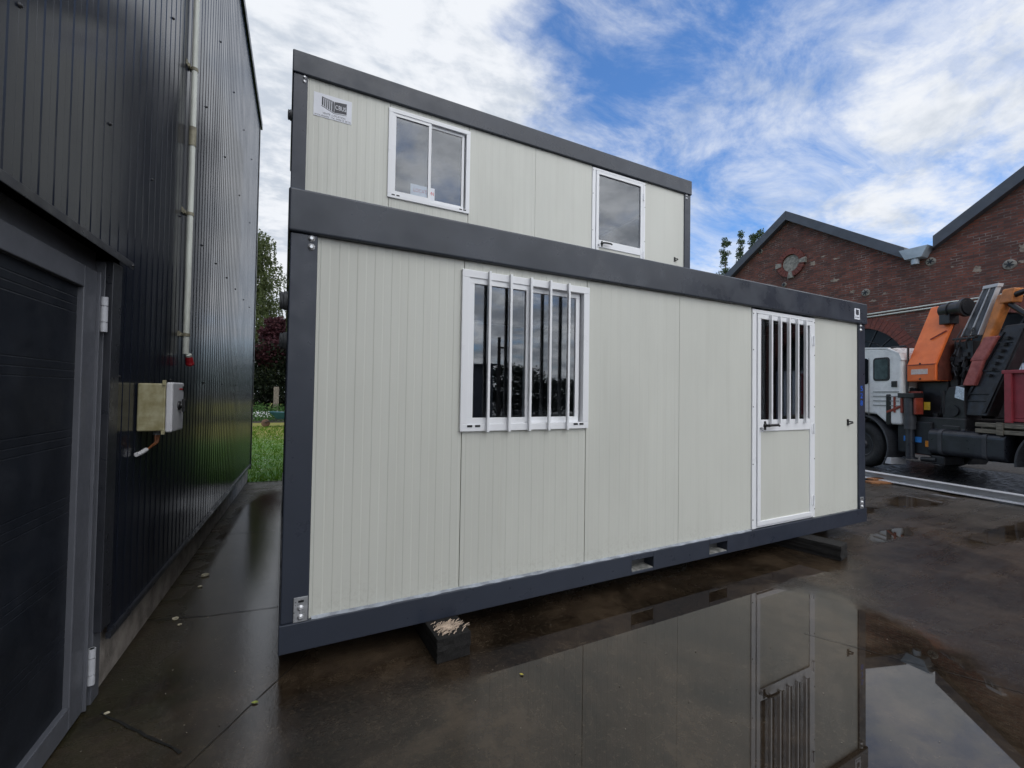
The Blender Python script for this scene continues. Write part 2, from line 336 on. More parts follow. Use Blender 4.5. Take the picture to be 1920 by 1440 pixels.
    t.links.new(bp.outputs[0], p.inputs['Normal']); return m
concrete_m = ground_mat()
gravel_m = mat('gravel', (.15, .14, .13), .8, .3, 20, bump=1.0, bscale=25)
asph_m = mat('wet_asphalt', (.035, .035, .036), .35, .25, 4, bump=.3, bscale=90, rvar=.2)
lawn_m = mat('lawn', (.06, .16, .012), .8, .2, 1.3, col2=(.11, .19, .02), bump=.8, bscale=60)
_t = lawn_m.node_tree; _p = _t.nodes['Principled BSDF']; _src = _p.inputs['Base Color'].links[0].from_socket; _c = N(_t, 'ShaderNodeTexCoord'); _s = N(_t, 'ShaderNodeSeparateXYZ'); _t.links.new(_c.outputs['Object'], _s.inputs[0])
_t.links.new(mixc(_t, mathn(_t, 'MULTIPLY', smooth(_t, mathn(_t, 'ADD', _s.outputs[1], mathn(_t, 'MULTIPLY', noise(_t, _c.outputs['Object'], .8, 5), 5)), 14, 18), .8), _src, (.24, .20, .035)), _p.inputs['Base Color'])    # drier grass towards the bed
soil_m = mat('soil', (.05, .04, .028), .9, .3, 6, bump=.6)
joint_m = mat('joint_dirt', (.010, .010, .008), .7, .3, 12)

def brick_mat():
    m = bpy.data.materials.new('old_brick'); m.use_nodes = True; t = m.node_tree; p = t.nodes['Principled BSDF']
    c = N(t, 'ShaderNodeTexCoord'); P = c.outputs['Object']
    s = N(t, 'ShaderNodeSeparateXYZ'); t.links.new(P, s.inputs[0]); k = N(t, 'ShaderNodeCombineXYZ')
    t.links.new(s.outputs[0], k.inputs[0]); t.links.new(s.outputs[2], k.inputs[1])
    br = N(t, 'ShaderNodeTexBrick'); t.links.new(k.outputs[0], br.inputs['Vector']); br.inputs['Scale'].default_value = 1.0
    br.inputs['Brick Width'].default_value = .225; br.inputs['Row Height'].default_value = .072; br.inputs['Mortar Size'].default_value = .011; br.inputs['Mortar Smooth'].default_value = .4; br.inputs['Bias'].default_value = -.15
    br.inputs['Color1'].default_value = (.215, .068, .044, 1); br.inputs['Color2'].default_value = (.078, .034, .028, 1)
    n = smooth(t, noise(t, P, .8, 7, .65), .35, .65); n3 = smooth(t, noise(t, k.outputs[0], 3.2, 6, .7), .42, .75)
    mort = mixc(t, n3, (.085, .062, .055), (.36, .31, .27)); t.links.new(mort, br.inputs['Mortar'])
    col = mixc(t, mathn(t, 'MULTIPLY', n, .5), br.outputs['Color'], (.050, .033, .028))
    mp = N(t, 'ShaderNodeMapping'); mp.inputs['Scale'].default_value = (2.2, 1, 9); t.links.new(P, mp.inputs[0])
    eff = smooth(t, noise(t, mp.outputs[0], 1.3, 8, .78), .58, .74)
    col = mixc(t, mathn(t, 'MULTIPLY', eff, .5), col, (.30, .24, .20)); t.links.new(col, p.inputs['Base Color'])
    p.inputs['Roughness'].default_value = .85
    bp = N(t, 'ShaderNodeBump'); bp.inputs['Strength'].default_value = .6; bp.inputs['Distance'].default_value = .02
    t.links.new(mathn(t, 'ADD', mathn(t, 'SUBTRACT', 1.0, br.outputs['Fac']), noise(t, P, 30, 4, .6)), bp.inputs['Height']); t.links.new(bp.outputs[0], p.inputs['Normal']); return m
brick_m = brick_mat()

# ------------------------------------------------------------------ ground
def sheet(name, x0, x1, y0, y1, z, m, nx=1, ny=1):
    b = MB(); b.face([(x0, y0, z), (x1, y0, z), (x1, y1, z), (x0, y1, z)]); return tag(b.build(name, m), kind='structure')
sheet('ground', -400, 400, -400, 400, 0, concrete_m)
lw = MB()
edge = [(-40, 6.6)] + [(x*.5, 5.93 + random.uniform(-.05, .05) - .1*math.sin(x*.7)) for x in range(-12, 20)] + [(12, 6.6), (12, 60), (-40, 60)]
lw.face([(x, y, .004) for x, y in edge]); tag(lw.build('lawn', lawn_m), kind='structure')
sheet('flower_bed_soil', -9, 6, 21.2, 27.5, .008, soil_m)
gv = MB(); gv.face([(13.7, -8, .006), (15.95, -8, .006), (16.4, 14, .006), (14.6, 14, .006)]); tag(gv.build('gravel', gravel_m), kind='structure')
av = MB(); av.face([(10.15, -8, .004), (13.8, -8, .004), (15.0, 14, .004), (10.9, 14, .004)]); tag(av.build('asphalt_road', asph_m), kind='structure')
def joint(pts, w, name='slab_joint'):
    b = MB(); 
    for i in range(len(pts)-1):
        p, q = Vector((*pts[i], .003)), Vector((*pts[i+1], .003)); L = (q-p).length; n = max(2, int(L/.06)); d = (q-p)/n; s = Vector((-d.y, d.x, 0)).normalized()
        prev = None
        for k in range(n+1):
            c = p+d*k+s*random.uniform(-.35, .35)*w; ww = w*random.uniform(.5, 1.2)
            cur = (b.bm.verts.new(c+s*ww/2), b.bm.verts.new(c-s*ww/2))
            if prev: b.bm.faces.new((prev[0], prev[1], cur[1], cur[0]))
            prev = cur
    return tag(b.build(name, joint_m), kind='structure')
joint([(-.745, .118), (-.56, -.10), (-.36, -.335)], .014)
joint([(-.85, 1.10), (-.43, .99), (.2, .90)], .006)
joint([(-.45, -.60), (-.096, -.109), (.25, .35)], .005)
joint([(3.1, -.95), (3.55, -1.82), (3.9, -2.5)], .004)
joint([(-.72, 3.0), (.2, 2.86)], .005)

b = MB(); grit_m = mat('grit', (.26, .23, .18), .8, .4, 60)
for _ in range(1500):
    k = random.random()
    if k < .35: x, y = random.uniform(-.85, .2), random.uniform(-.5, 5.5)
    else: x, y = random.uniform(-.4, 7.5), random.uniform(-2.2, .5)
    if k > .7: x, y = random.uniform(5, 10), random.uniform(-3, 3)
    if x < -.86+y*.052: continue
    sz = random.choice((.0015, .002, .002, .003, .004, .006)); v = [Vector((random.uniform(-1, 1), random.uniform(-1, 1), random.uniform(.1, .9)))*sz for _ in range(4)]
    q = [b.bm.verts.new(Vector((x, y, .0015))+p) for p in v]
    for f in ((0, 1, 2), (0, 1, 3), (1, 2, 3), (0, 2, 3)): b.bm.faces.new([q[i] for i in f])
tag(b.build('grit', grit_m), 'fine pale grit scattered over the wet yard', 'grit', kind='stuff')

# ------------------------------------------------------------------ portable cabins
L, W = 6.055, 2.435
def ribbed(b, x0, x1, z0, z1, y, depth=.0022, period=.05, ph=.014, g=.005):
    """micro-ribbed sheet facing -y: alternate strips stand a little proud"""
    pts = [(x0, y)]; k = math.ceil((x0-ph)/period); lvl = 0
    first = True
    while True:
        xr = k*period+ph
        if xr+g >= x1: break
        if xr > x0+.004:
            a, c = (y, y+depth) if k % 2 == 0 else (y+depth, y)
            if first: pts[0] = (x0, a); first = False
            pts += [(xr-g/2, a), (xr+g/2, c)]
        k += 1
    pts.append((x1, pts[-1][1]))
    lo = [b.bm.verts.new((x, yy, z0)) for x, yy in pts]; hi = [b.bm.verts.new((x, yy, z1)) for x, yy in pts]
    for i in range(len(pts)-1): b.bm.faces.new((lo[i], lo[i+1], hi[i+1], hi[i]))
    yb = y+.038
    b.face([(x0, y+.0005, z0), (x0, yb, z0), (x0, yb, z1), (x0, y+.0005, z1)]); b.face([(x1, y+.0005, z0), (x1, yb, z0), (x1, yb, z1), (x1, y+.0005, z1)])
    b.face([(x0, yb, z0), (x1, yb, z0), (x1, yb, z1), (x0, yb, z1)])
PY = .030
def ring(b, x0, x1, z0, z1, w, y0, y1, wb=None, wt=None):     # rectangular frame in the xz plane, butted at the corners
    wb = w if wb is None else wb; wt = w if wt is None else wt
    b.box(x0, x1, y0, y1, z0, z0+wb); b.box(x0, x1, y0, y1, z1-wt, z1); b.box(x0, x0+w, y0, y1, z0+wb, z1-wt); b.box(x1-w, x1, y0, y1, z0+wb, z1-wt)
    return b
ZO = .14                                       # the sole of the lower cabin above the yard
def cabin(loc, bars, full=True):
    c = empty('portable_cabin', loc)
    # z below is measured from the sole of the cabin
    b = MB(); H = .155                          # base frame with two fork pockets
    xs = [0, 2.474, 2.706, 3.374, 3.611, L]
    for i in range(0, 6, 2): b.box(xs[i], xs[i+1], 0, .11, 0, H)
    for i in (1, 3): b.box(xs[i], xs[i+1], 0, .11, 0, .024); b.box(xs[i], xs[i+1], 0, .11, .112, H)
    b.box(0, L, W-.11, W, 0, H); b.box(0, .11, .11, W-.11, 0, H); b.box(L-.11, L, .11, W-.11, 0, H)
    base = b.build('base_frame', anth_m, c, .004)
    for x0, x1 in ((2.48, 2.70), (3.38, 3.605)):
        k = MB(); k.box(x0, x1, .004, W-.12, .0242, .030); k.build('fork_pocket', mat_dust, base)
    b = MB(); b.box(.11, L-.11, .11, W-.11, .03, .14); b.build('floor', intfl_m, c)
    # posts
    for px, py in ((.006, .012), (L-.146, .012), (.006, W-.152), (L-.146, W-.152)):
        b = MB(); b.box(px, px+.14, py, py+.14, H+.0005, 2.293)
        po = b.build('corner_post', anth_m, c, .006)
        if py < 1:
            bx = .113 if px < 1 else L-.105
            for zz_ in (2.271, 2.223):
                k = MB(); k.lathe([(.019, 0), (.019, .003), (.0115, .0035), (.0115, .010), (.008, .012)], (bx, py, zz_), (0, -1, 0), 14); k.build('bolt', bolt_m, po)
            k = MB(); a = .070 if px < 1 else L-.130
            k.box(a, a+.070, py-.006, py, .157, .290); pl = k.build('bracket', alu_m, po, .001)
            for zz_ in (.182, .231):
                k = MB(); k.lathe([(.016, 0), (.016, .003), (.010, .0035), (.010, .010), (.007, .012)], (a+.034, py-.006, zz_), (0, -1, 0), 14); k.build('bolt', bolt_m, pl)
            k = MB(); k.box(a+.022, a+.050, py-.0075, py-.0062, .262, .273); k.build('slot', black_m, pl)
    # roof ring and roof sheet
    b = MB(); b.box(-.006, L+.006, -.008, .13, 2.293, 2.533); b.box(-.006, L+.006, W-.13, W+.008, 2.293, 2.533)
    b.box(-.006, .13, .13, W-.13, 2.293, 2.533); b.box(L-.13, L+.006, .13, W-.13, 2.293, 2.533)
    roof = b.build('roof_frame', fascia_m, c, .012, seg=3)
    b = MB(); b.box(.13, L-.13, .13, W-.13, 2.47, 2.50); b.build('roof_sheet', roof_m, c)
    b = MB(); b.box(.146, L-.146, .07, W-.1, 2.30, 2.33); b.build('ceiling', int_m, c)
    # walls on the other three sides
    for i in range(2):
        xw = .03 if i == 0 else L-.07
        b = MB(); b.box(xw, xw+.04, .153, W-.153, H, 2.30); b.build('end_wall', panel_m, c)
    b = MB(); b.box(.147, L-.147, W-.07, W-.03, H, 2.30); b.build('back_wall', panel_m, c)
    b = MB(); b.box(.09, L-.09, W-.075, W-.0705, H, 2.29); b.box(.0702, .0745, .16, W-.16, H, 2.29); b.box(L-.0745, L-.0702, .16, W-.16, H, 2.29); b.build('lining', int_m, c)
    if not full:
        b = MB(); ribbed(b, .147, L-.147, H, 2.30, PY); b.build('wall_panel', panel_m, c); return c
    zt = 2.31
    for x0, x1, pieces in ((.147, 1.030, [(H, zt)]), (1.035, 2.028, [(H, 1.19), (2.21, zt)]), (2.033, 3.014, [(H, zt)]), (3.018, 3.984, [(H, zt)])):
        for z0, z1 in pieces:
            b = MB(); ribbed(b, x0, x1, z0, z1, PY, depth=.0014 if x0 < 2 else (.0010 if x0 < 3 else .0004)); b.build('wall_panel', panel_m, c)
    b = MB(); b.box(5.034, 5.908, PY, PY+.04, H, zt); b.build('wall_panel', panel_m, c)
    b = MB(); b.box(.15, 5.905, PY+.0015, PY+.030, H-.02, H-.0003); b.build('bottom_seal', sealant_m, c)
    b = MB(); n = 120; prev = None                   # uneven pale sealant bead on the ledge of the base frame
    for k in range(n+1):
        x = .16+(3.98-.16)*k/n; w_ = .010+.012*abs(math.sin(k*.37)+.6*math.sin(k*.91+1)); cur = [b.bm.verts.new(q) for q in ((x, PY+.001, H+.008+.10*w_), (x, PY-.004-w_*.7, H+.004), (x, PY-.007-w_*.8, H+.0004))]
        if prev:
            for i in range(2): b.smooth.append(b.bm.faces.new((prev[i], prev[i+1], cur[i+1], cur[i])))
        prev = cur
    b.build('sealant_bead', bead_m, c)
    # sliding window
    wx0, wx1, wz0, wz1 = 1.013, 2.040, 1.169, 2.233
    b = MB(); ring(b, wx0, wx1, wz0, wz1, .052, PY-.020, PY+.045, .048, .050); win = b.build('window', white_m, c, .003)
    b = MB(); ring(b, 1.066, 1.531, wz0+.0485, wz1-.0505, .036, PY-.013, PY+.010, .040, .036); s1 = b.build('sash', white_m, win, .002)
    b = MB(); b.box(1.100, 1.497, PY, PY+.004, wz0+.086, wz1-.084); b.build('pane', glass_m, win)
    b = MB(); ring(b, 1.497, 1.9715, wz0+.0485, wz1-.0505, .034, PY+.0135, PY+.034, .040, .036); b.build('sash', white_m, win, .002)
    b = MB(); b.box(1.529, 1.939, PY+.022, PY+.026, wz0+.086, wz1-.084); b.build('pane', glass_m, win)
    for x0 in (1.062, 1.118, 1.905, 1.957):
        b = MB(); b.box(x0, x0+.036, PY-.0225, PY-.0204, wz0+.028, wz0+.042); b.build('drain_slot', black_m, win)
    if bars:
        for i in range(5):
            x0 = 1.194+i*.1595
            b = MB(); b.box(x0, x0+.018, PY-.044, PY-.0205, wz0-.006, wz1+.004); b.build('security_bar', white_m, win, .002)
    # door
    dz0, dz1 = H+.006, 2.275
    b = MB(); b.box(3.988, 4.048, PY-.012, PY+.05, dz0, dz1); b.box(4.990, 5.032, PY-.012, PY+.05, dz0, dz1); b.box(4.048, 4.990, PY-.012, PY+.05, 2.240, dz1)
    b.box(4.0485, 4.9895, PY-.004, PY+.05, dz0, dz0+.018); fr = b.build('door_frame', white_m, c, .003)
    for z in (.22, .75, 1.30, 1.85, 2.20):
        for x in (4.000, 5.024):
            k = MB(); k.lathe([(.006, 0), (.005, .003)], (x, PY-.012, z+.03), (0, -1, 0), 8); k.build('screw', black_m, fr)
    lx0, lx1, lz0, lz1 = 4.058, 4.980, dz0+.022, 2.232
    b = MB(); ring(b, lx0, lx1, lz0, lz1, .050, PY-.020, PY+.022, .045, .045); b.box(lx0+.05, lx1-.05, PY-.020, PY+.022, 1.092, 1.204)
    dl = b.build('door', white_m, c, .004)
    b = MB(); b.box(lx0+.05, lx1-.05, PY-.008, PY+.012, lz0+.045, 1.092); b.build('door_panel', panel_m, dl)
    b = MB(); b.box(lx0+.05, lx1-.05, PY-.001, PY+.003, 1.204, lz1-.045); b.build('pane', glass_m, dl)
    b = MB(); b.lathe([(.022, 0), (.022, .010), (.013, .012), (.013, .045)], (4.165, PY-.020, 1.150), (0, -1, 0), 16); b.tube([(4.165, PY-.062, 1.150), (4.20, PY-.068, 1.153), (4.30, PY-.068, 1.154), (4.325, PY-.066, 1.145)], [.014, .013, .012, .010])
    b.box(4.152, 4.178, PY-.026, PY-.0203, 1.105, 1.19); b.build('handle', black_m, dl)
    b = MB(); b.lathe([(.013, 0), (.013, .006), (.009, .009)], (4.100, PY-.020, 1.125), (0, -1, 0), 14); b.box(4.098, 4.102, PY-.050, PY-.029, 1.09, 1.13); b.build('lock', alu_m, dl)
    for z in (.345, 1.10, 2.03):
        b = MB(); b.tube([(4.985, PY-.028, z-.055), (4.985, PY-.028, z+.055)], .010, 10); b.box(4.955, 4.985, PY-.0235, PY-.0203, z-.045, z+.045); b.build('hinge', white_m, dl)
    if bars:
        for i in range(5):
            x0 = 4.226+i*.1455
            b = MB(); b.box(x0, x0+.022, PY-.050, PY-.0205, 1.165, 2.232); b.build('security_bar', white_m, dl, .002)
    b = MB(); b.box(5.685, 5.712, PY-.010, PY, 1.118, 1.19); b.tube([(5.70, PY-.008, 1.165), (5.735, PY-.035, 1.160), (5.742, PY-.036, 1.150), (5.70, PY-.008, 1.130)], .008, 8); b.build('door_hook', black_m, c)
    return c
mat_dust = mat('pocket_dust', (.30, .30, .28), .8, .3, 25)
cab1 = cabin((0, 0, ZO), True)
tag(cab1, 'lower cream cabin with barred window and barred white door, resting on black timbers', 'portable cabin', 'stacked portable cabins')
cab2 = cabin((0, 2.526, ZO+2.535), False)
tag(cab2, 'upper set-back cream cabin without bars, carrying a white sign beside its window', 'portable cabin', 'stacked portable cabins')
cab3 = cabin((0, 2.526, ZO), False, full=False)
tag(cab3, 'cabin hidden behind the front one, holding up the upper cabin', 'portable cabin', 'stacked portable cabins')
def inlet(c, x, y, z, r_=.055):
    b = MB(); b.lathe([(r_*1.15, 0), (r_*1.15, .02), (r_, .024), (r_, .03), (r_*1.1, .032), (r_*1.0, .042), (r_*.6, .045)], (x, y, z), (-1, 0, 0), 18)
    b.build('power_inlet', socket_m, c, .003)
inlet(cab1, .004, .30, 1.96, .05); inlet(cab1, .004, .62, 1.75, .05); inlet(cab2, .004, .25, 1.95, .05)
# sign on the upper cabin
def quad(name, pts, m, parent, y, t=.001):
    b = MB(); b.hexa([(x, y, z) for x, z in pts], [(x, y-t, z) for x, z in pts]); return b.build(name, m, parent)
SY = PY-.004
def sign(c):
    s = quad('sign', [(.208, 1.900), (.602, 1.900), (.602, 2.160), (.208, 2.160)], paper_m, c, PY-.0006, .003)
    # box mark: a dark container seen at an angle with pale ribs
    quad('logo', [(.290, 2.035), (.415, 1.985), (.415, 2.105), (.290, 2.128)], ink_m, s, SY)
    quad('logo', [(.419, 1.984), (.548, 1.998), (.548, 2.118), (.419, 2.106)], ink_m, s, SY)
    for i in range(5):
        x = .306+i*.0205; k = (x-.29)/.125
        quad('logo_rib', [(x, 2.035-.05*k-.002), (x+.007, 2.035-.05*(k+.056)-.002), (x+.007, 2.119-.021*k), (x, 2.119-.021*k)], paper_m, s, SY-.0012)
    quad('logo_line', [(.285, 2.022), (.417, 1.970), (.417, 1.975), (.285, 2.028)], ink_m, s, SY)
    quad('logo_line', [(.417, 1.970), (.548, 1.984), (.548, 1.989), (.417, 1.975)], ink_m, s, SY)
    text('lettering', 'CBUS', .070, paper_m, s, (.426, SY-.0012, 2.026), width=.114)
    text('lettering', 'VENTE - LOCATION', .028, ink_m, s, (.300, SY, 1.938), width=.235)
    text('lettering', 'www.cbus.be - Tel. 0496/15 20 20', .026, ink_m, s, (.220, SY, 1.910), width=.372)
sign(cab2)
def sticker(c):
    s = quad('sticker', [(5.770, 2.335), (5.885, 2.335), (5.885, 2.460), (5.770, 2.460)], paper_m, c, -.0083, .001)
    quad('logo', [(5.800, 2.392), (5.828, 2.384), (5.828, 2.444), (5.800, 2.450)], ink_m, s, -.0095)
    quad('logo', [(5.831, 2.384), (5.860, 2.388), (5.860, 2.448), (5.831, 2.444)], ink_m, s, -.0095)
    text('lettering', 'VENTE LOCATION', .016, ink_m, s, (5.782, -.0095, 2.352), width=.09)
sticker(cab1)
for i, ch in enumerate('528'): text('stencil_digit', ch, .085, blueink_m, cab1, (5.935, .0105, 1.515-i*.085), width=.05)
# notice behind the glass of the upper window
nb = MB(); nb.hexa([(1.290, .0, 3.926), (1.590, .0, 3.926), (1.590, .0, 4.075), (1.290, .0, 4.075)], [(1.290, -.001, 3.926), (1.590, -.001, 3.926), (1.590, -.001, 4.075), (1.290, -.001, 4.075)])
nt_o = nb.build('paper_notice', paper_m, None, loc=(0, 2.526+PY+.0135, .0)); tag(nt_o, 'white sheet with red LOCATION print, behind the upper cabin window glass', 'notice')
text('lettering', 'LOCATION', .062, redink_m, nt_o, (1.325, -.0012, 3.985), width=.25)
nt_o.location.y = 2.526+PY+.0115

# timbers under the cabin
def timber(x0, x1, y0, y1, label, rz=0.0, frayed=False):
    b = MB(); n = 6
    b.box(-(x1-x0)/2, (x1-x0)/2, 0, y1-y0, 0, ZO-.001)
    bmesh.ops.subdivide_edges(b.bm, edges=b.bm.edges[:], cuts=5, use_grid_fill=True)
    for v in b.bm.verts:
        if .004 < v.co.z < ZO-.004: v.co += Vector((random.uniform(-.004, .004), random.uniform(-.006, .006), 0))
    o = b.build('timber_sleeper', wood_m, None, .003, ((x0+x1)/2, y0, .0005)); o.rotation_euler.z = rz
    return tag(o, label, 'timber block', 'timbers under the cabins')
t1 = timber(.812, 1.022, -.215, .9, 'black timber with pale splintered top, under the barred window', R(2))
fb = MB()
for i in range(150):
    x = random.gauss(-.025, .045); y = random.gauss(.095, .045); a = random.uniform(-.5, .5); l = random.uniform(.015, .05)
    if abs(x) > .09 or y < .015 or y > .19: continue
    p = Vector((x, y, ZO+.001)); q = p + Vector((math.sin(a+1.2)*l, math.cos(a+1.2)*l, random.uniform(0, .008)))
    fb.tube([p, (p+q)/2+Vector((0, 0, .004)), q], random.uniform(.0015, .004), 5)
fb.build('splinters', mat('pale_splinters', (.55, .43, .33), .8, .2, 30), t1)
timber(4.78, 4.985, -.33, 1.2, 'long dark timber sticking out under the barred door end', R(12))
timber(5.55, 5.72, .25, 1.2, 'short dark timber deep under the right end of the cabin')

# ------------------------------------------------------------------ black metal shed
TH = R(3.0)
shed = empty('metal_shed', (-.828, .27, 0), -TH)          # local y runs along the wall, local x is out of it
tag(shed, 'tall black ribbed metal shed wall with grey framed door', 'shed')
SE = 5.86
def strip_wall(y0, y1, z0, z1f, name):
    """ribbed cladding facing +x; the top follows the sloping roof"""
    b = MB(); pts = []; k = 0; y = y0; per = .105
    while y < y1-1e-6:
        pts += [(y, .036), (y+per*.46, .036), (y+per*.54, .0335), (y+per*.92, .0335)]; y += per
    pts = [p for p in pts if p[0] < y1]+[(y1, .036)]
    lo = [b.bm.verts.new((x, yy, z0)) for yy, x in pts]; hi = [b.bm.verts.new((x, yy, z1f(yy))) for yy, x in pts]
    for i in range(len(pts)-1): b.bm.faces.new((lo[i], lo[i+1], hi[i+1], hi[i]))
    return b.build(name, shed_m, shed)
top = lambda y: 6.19+(SE-y)*.150
strip_wall(.055, SE, .285, top, 'wall_cladding')
strip_wall(-7.0, .055, 2.235, top, 'wall_cladding')
strip_wall(-7.0, -1.34, .285, lambda y: 2.235, 'wall_cladding')
b = MB(); b.prism([(-7, .02), (SE, .02), (SE, 6.15), (-7, 6.15+12.8*.15)], lambda u, v, t: (t, u, v), -9, -.10); b.build('shed_body', shed_m, shed)
b = MB(); b.box(-.099, 0, .055, SE-.03, .0, .284); b.box(-.099, 0, -7, -1.34, .0, .284); b.build('plinth', plinth_m, shed, .004)
b = MB(); b.hexa([(.037, SE-.04, .20), (.045, SE-.04, .20), (.045, SE+.012, .20), (.037, SE+.012, .20)], [(.037, SE-.04, top(SE)), (.045, SE-.04, top(SE)), (.045, SE+.012, top(SE)), (.037, SE+.012, top(SE))])
b.box(-.5, .037, SE+.002, SE+.012, .20, 6.18); b.build('corner_trim', shedtrim_m, shed)
b = MB(); b.prism([(SE+.10, top(SE)-.04), (SE+.10, top(SE)+.07), (-7, top(-7)+.085), (-7, top(-7)-.02)], lambda u, v, t: (t, u, v), -9, .065); b.build('roof_edge', shedtrim_m, shed, .004)
b = MB(); b.box(.0365, .052, SE-.02, .056, .262, .284); b.box(.030, .05, .058, SE-.04, .258, .292); b.build('base_flashing', shedtrim_m, shed)
# vertical trim beside the door and flashing above it
b = MB(); b.box(-.02, .050, -.058, .054, .345, 2.196); b.build('door_trim', shedtrim_m, shed, .003)
b = MB(); b.prism([(.037, 2.265), (.085, 2.232), (.085, 2.196), (.080, 2.196), (.080, 2.228), (.037, 2.258)], lambda u, v, t: (u, t, v), -7, .092); b.build('door_flashing', shedtrim_m, shed, .001)
k = MB(); k.lathe([(.008, 0), (.008, .006), (.004, .008)], (.085, .070, 2.213), (1, 0, 0), 10); k.build('screw', black_m, shed)
b = MB(); b.box(-.098, .020, -.059, .030, .0, 2.19); b.box(-.098, -.02, -1.6, -.059, 2.13, 2.232); b.build('door_jamb', doorfr_m, shed, .003)
# the door leaf
dl = empty('door'); dl.parent = shed
b = MB(); dx0, dx1 = -.055, .012
b.box(dx0, dx1, -.255, -.128, .012, 2.122); b.box(dx0, dx1, -1.30, -1.19, .012, 2.122); b.box(dx0, dx1, -1.19, -.255, 2.022, 2.122); b.box(dx0, dx1, -1.19, -.255, .012, .118); b.build('door_frame', doorfr_m, dl, .004)
b = MB(); b.box(.0, .024, -.126, -.114, .012, 2.122); b.box(.0, .018, -.108, -.098, .012, 2.122); b.build('door_seal', doorfr_m, dl, .002)
b = MB(); pts = [(.118, -.012)]
for i in range(6):
    z = .40+i*.30
    for dz in (0, .035, .070): pts += [(z+dz-.004, -.012), (z+dz, -.0135), (z+dz+.004, -.012)]
pts.append((2.022, -.012)); pts = [p for p in pts if p[0] <= 2.022]
lo = [b.bm.verts.new((x, -1.19, z)) for z, x in pts]; hi = [b.bm.verts.new((x, -.255, z)) for z, x in pts]
for i in range(len(pts)-1): b.bm.faces.new((lo[i], hi[i], hi[i+1], lo[i+1]))
b.build('door_panel', doorin_m, dl)
for z0 in (.12, 1.835):
    b = MB()
    for a, c_ in ((0, .045), (.049, .125), (.129, .172)): b.tube([(.030, -.096, z0+a), (.030, -.096, z0+c_)], .0155, 14)
    b.tube([(.030, -.096, z0), (.030, -.096, z0+.172)], .011, 8); b.build('hinge', hinge_m, dl)
# screws of the cladding
k = MB(); k.lathe([(.010, 0), (.010, .003), (.0065, .0035), (.0065, .009), (.004, .010)], (.036, 0, 0), (1, 0, 0), 8); sc0 = k.build('cladding_screw', black_m, shed)
first = True
for z, y0, st in ((1.62, .08, .99), (2.86, -.80, .66), (4.13, -.2, 1.02), (5.12, -.2, .86)):
    y = y0
    while y < SE-.1:
        yy = round(y/.105)*.105-.02
        if first: sc0.location = (0, yy, z); first = False
        else: share(sc0, (0, yy, z))
        y += st
# conduit with clips
W2S = shed.matrix_world
bpy.context.view_layer.update(); MS = shed.matrix_world.copy()
def onshed(x, y, z): return MS @ Vector((x, y, z))
pp = empty('conduit_pipe', onshed(.07, 1.27, 1.83), -TH); tag(pp, 'white vertical conduit pipe running up the black shed wall', 'pipe')
b = MB(); b.tube([(0, 0, .0), (0, 0, 1.68)], .021, 14); b.build('pipe', pipe_m, pp)
b = MB(); b.tube([(0, 0, 1.74), (0, 0, 5.2)], .021, 14); b.build('pipe', pipe_m, pp)
b = MB(); b.tube([(0, 0, 1.64), (0, 0, 1.79)], .025, 14); b.build('coupling', pipebr_m, pp)
for z in (.15, 1.10, 2.25, 3.5):
    b = MB(); b.tube([(0, 0, z-.012), (0, 0, z+.012)], .025, 14); b.box(-.034, -.02, -.055, .02, z-.012, z+.012); b.box(-.036, -.030, -.09, -.04, z-.02, z+.02); b.build('clip', pipebr_m, pp)
pl = MB(); pl.lathe([(.027, -.03), (.036, 0), (.036, .045), (.040, .047), (.040, .07), (.032, .078)], (0, 0, 0), (0, .55, -.83), 16)
po = pl.build('red_plug', red_m, None, .002, onshed(.09, 1.285, 1.795)); po.rotation_euler.z = -TH; po.scale = (.72, .72, .72); tag(po, 'red cable plug hanging at the foot of the white conduit', 'plug')
pl = MB(); pl.lathe([(.028, -.055), (.028, -.032)], (0, 0, 0), (0, .55, -.83), 16); pl.build('collar', pipe_m, po)
# isolator box: beige housing with a paler lid and a rotary switch
bx = empty('switch_box', onshed(.036, .36, 1.305), -TH); tag(bx, 'stained beige switch box with white lid on the black shed wall', 'electrical box')
b = MB(); b.box(.004, .140, 0, .24, 0, .285); b.build('housing', dirty_m, bx, .008)
b = MB(); b.box(.1405, .176, -.006, .246, -.008, .293); ld = b.build('lid', boxw_m, bx, .010, seg=3)
b = MB(); b.lathe([(.028, 0), (.028, .010), (.018, .012), (.016, .020)], (.176, .125, .150), (1, 0, 0), 18); b.box(.194, .212, .115, .135, .110, .190); b.build('rotary_switch', black_m, ld, .003)
b = MB(); b.box(.1761, .1772, .135, .215, .248, .258); b.build('red_label', redink_m, ld)
b = MB(); b.box(.1761, .1772, .212, .243, .238, .272); b.build('black_label', black_m, ld)
b = MB()
for z in (-.004, .289): b.box(.124, .141, -.010, .006, z-.016, z+.016)
b.build('lid_clip', dirty_m, bx, .002)
b = MB(); b.tube([(.075, .115, -.03), (.075, .115, .003)], .022, 14); b.build('gland', socket_m, bx)
b = MB()
for i in range(3): b.tube([(.068+i*.008, .110+i*.006, -.028), (.070+i*.006, .105, -.075), (.05, .075+i*.004, -.105), (.035, .03, -.125), (.02, -.03, -.13)], .006, 8)
b.build('cable', copper_m, bx)
b = MB(); b.tube([(.04, .055, -.113), (.028, .0, -.128), (.02, -.035, -.130)], .013, 10); b.build('cable_sleeve', boxw_m, bx)

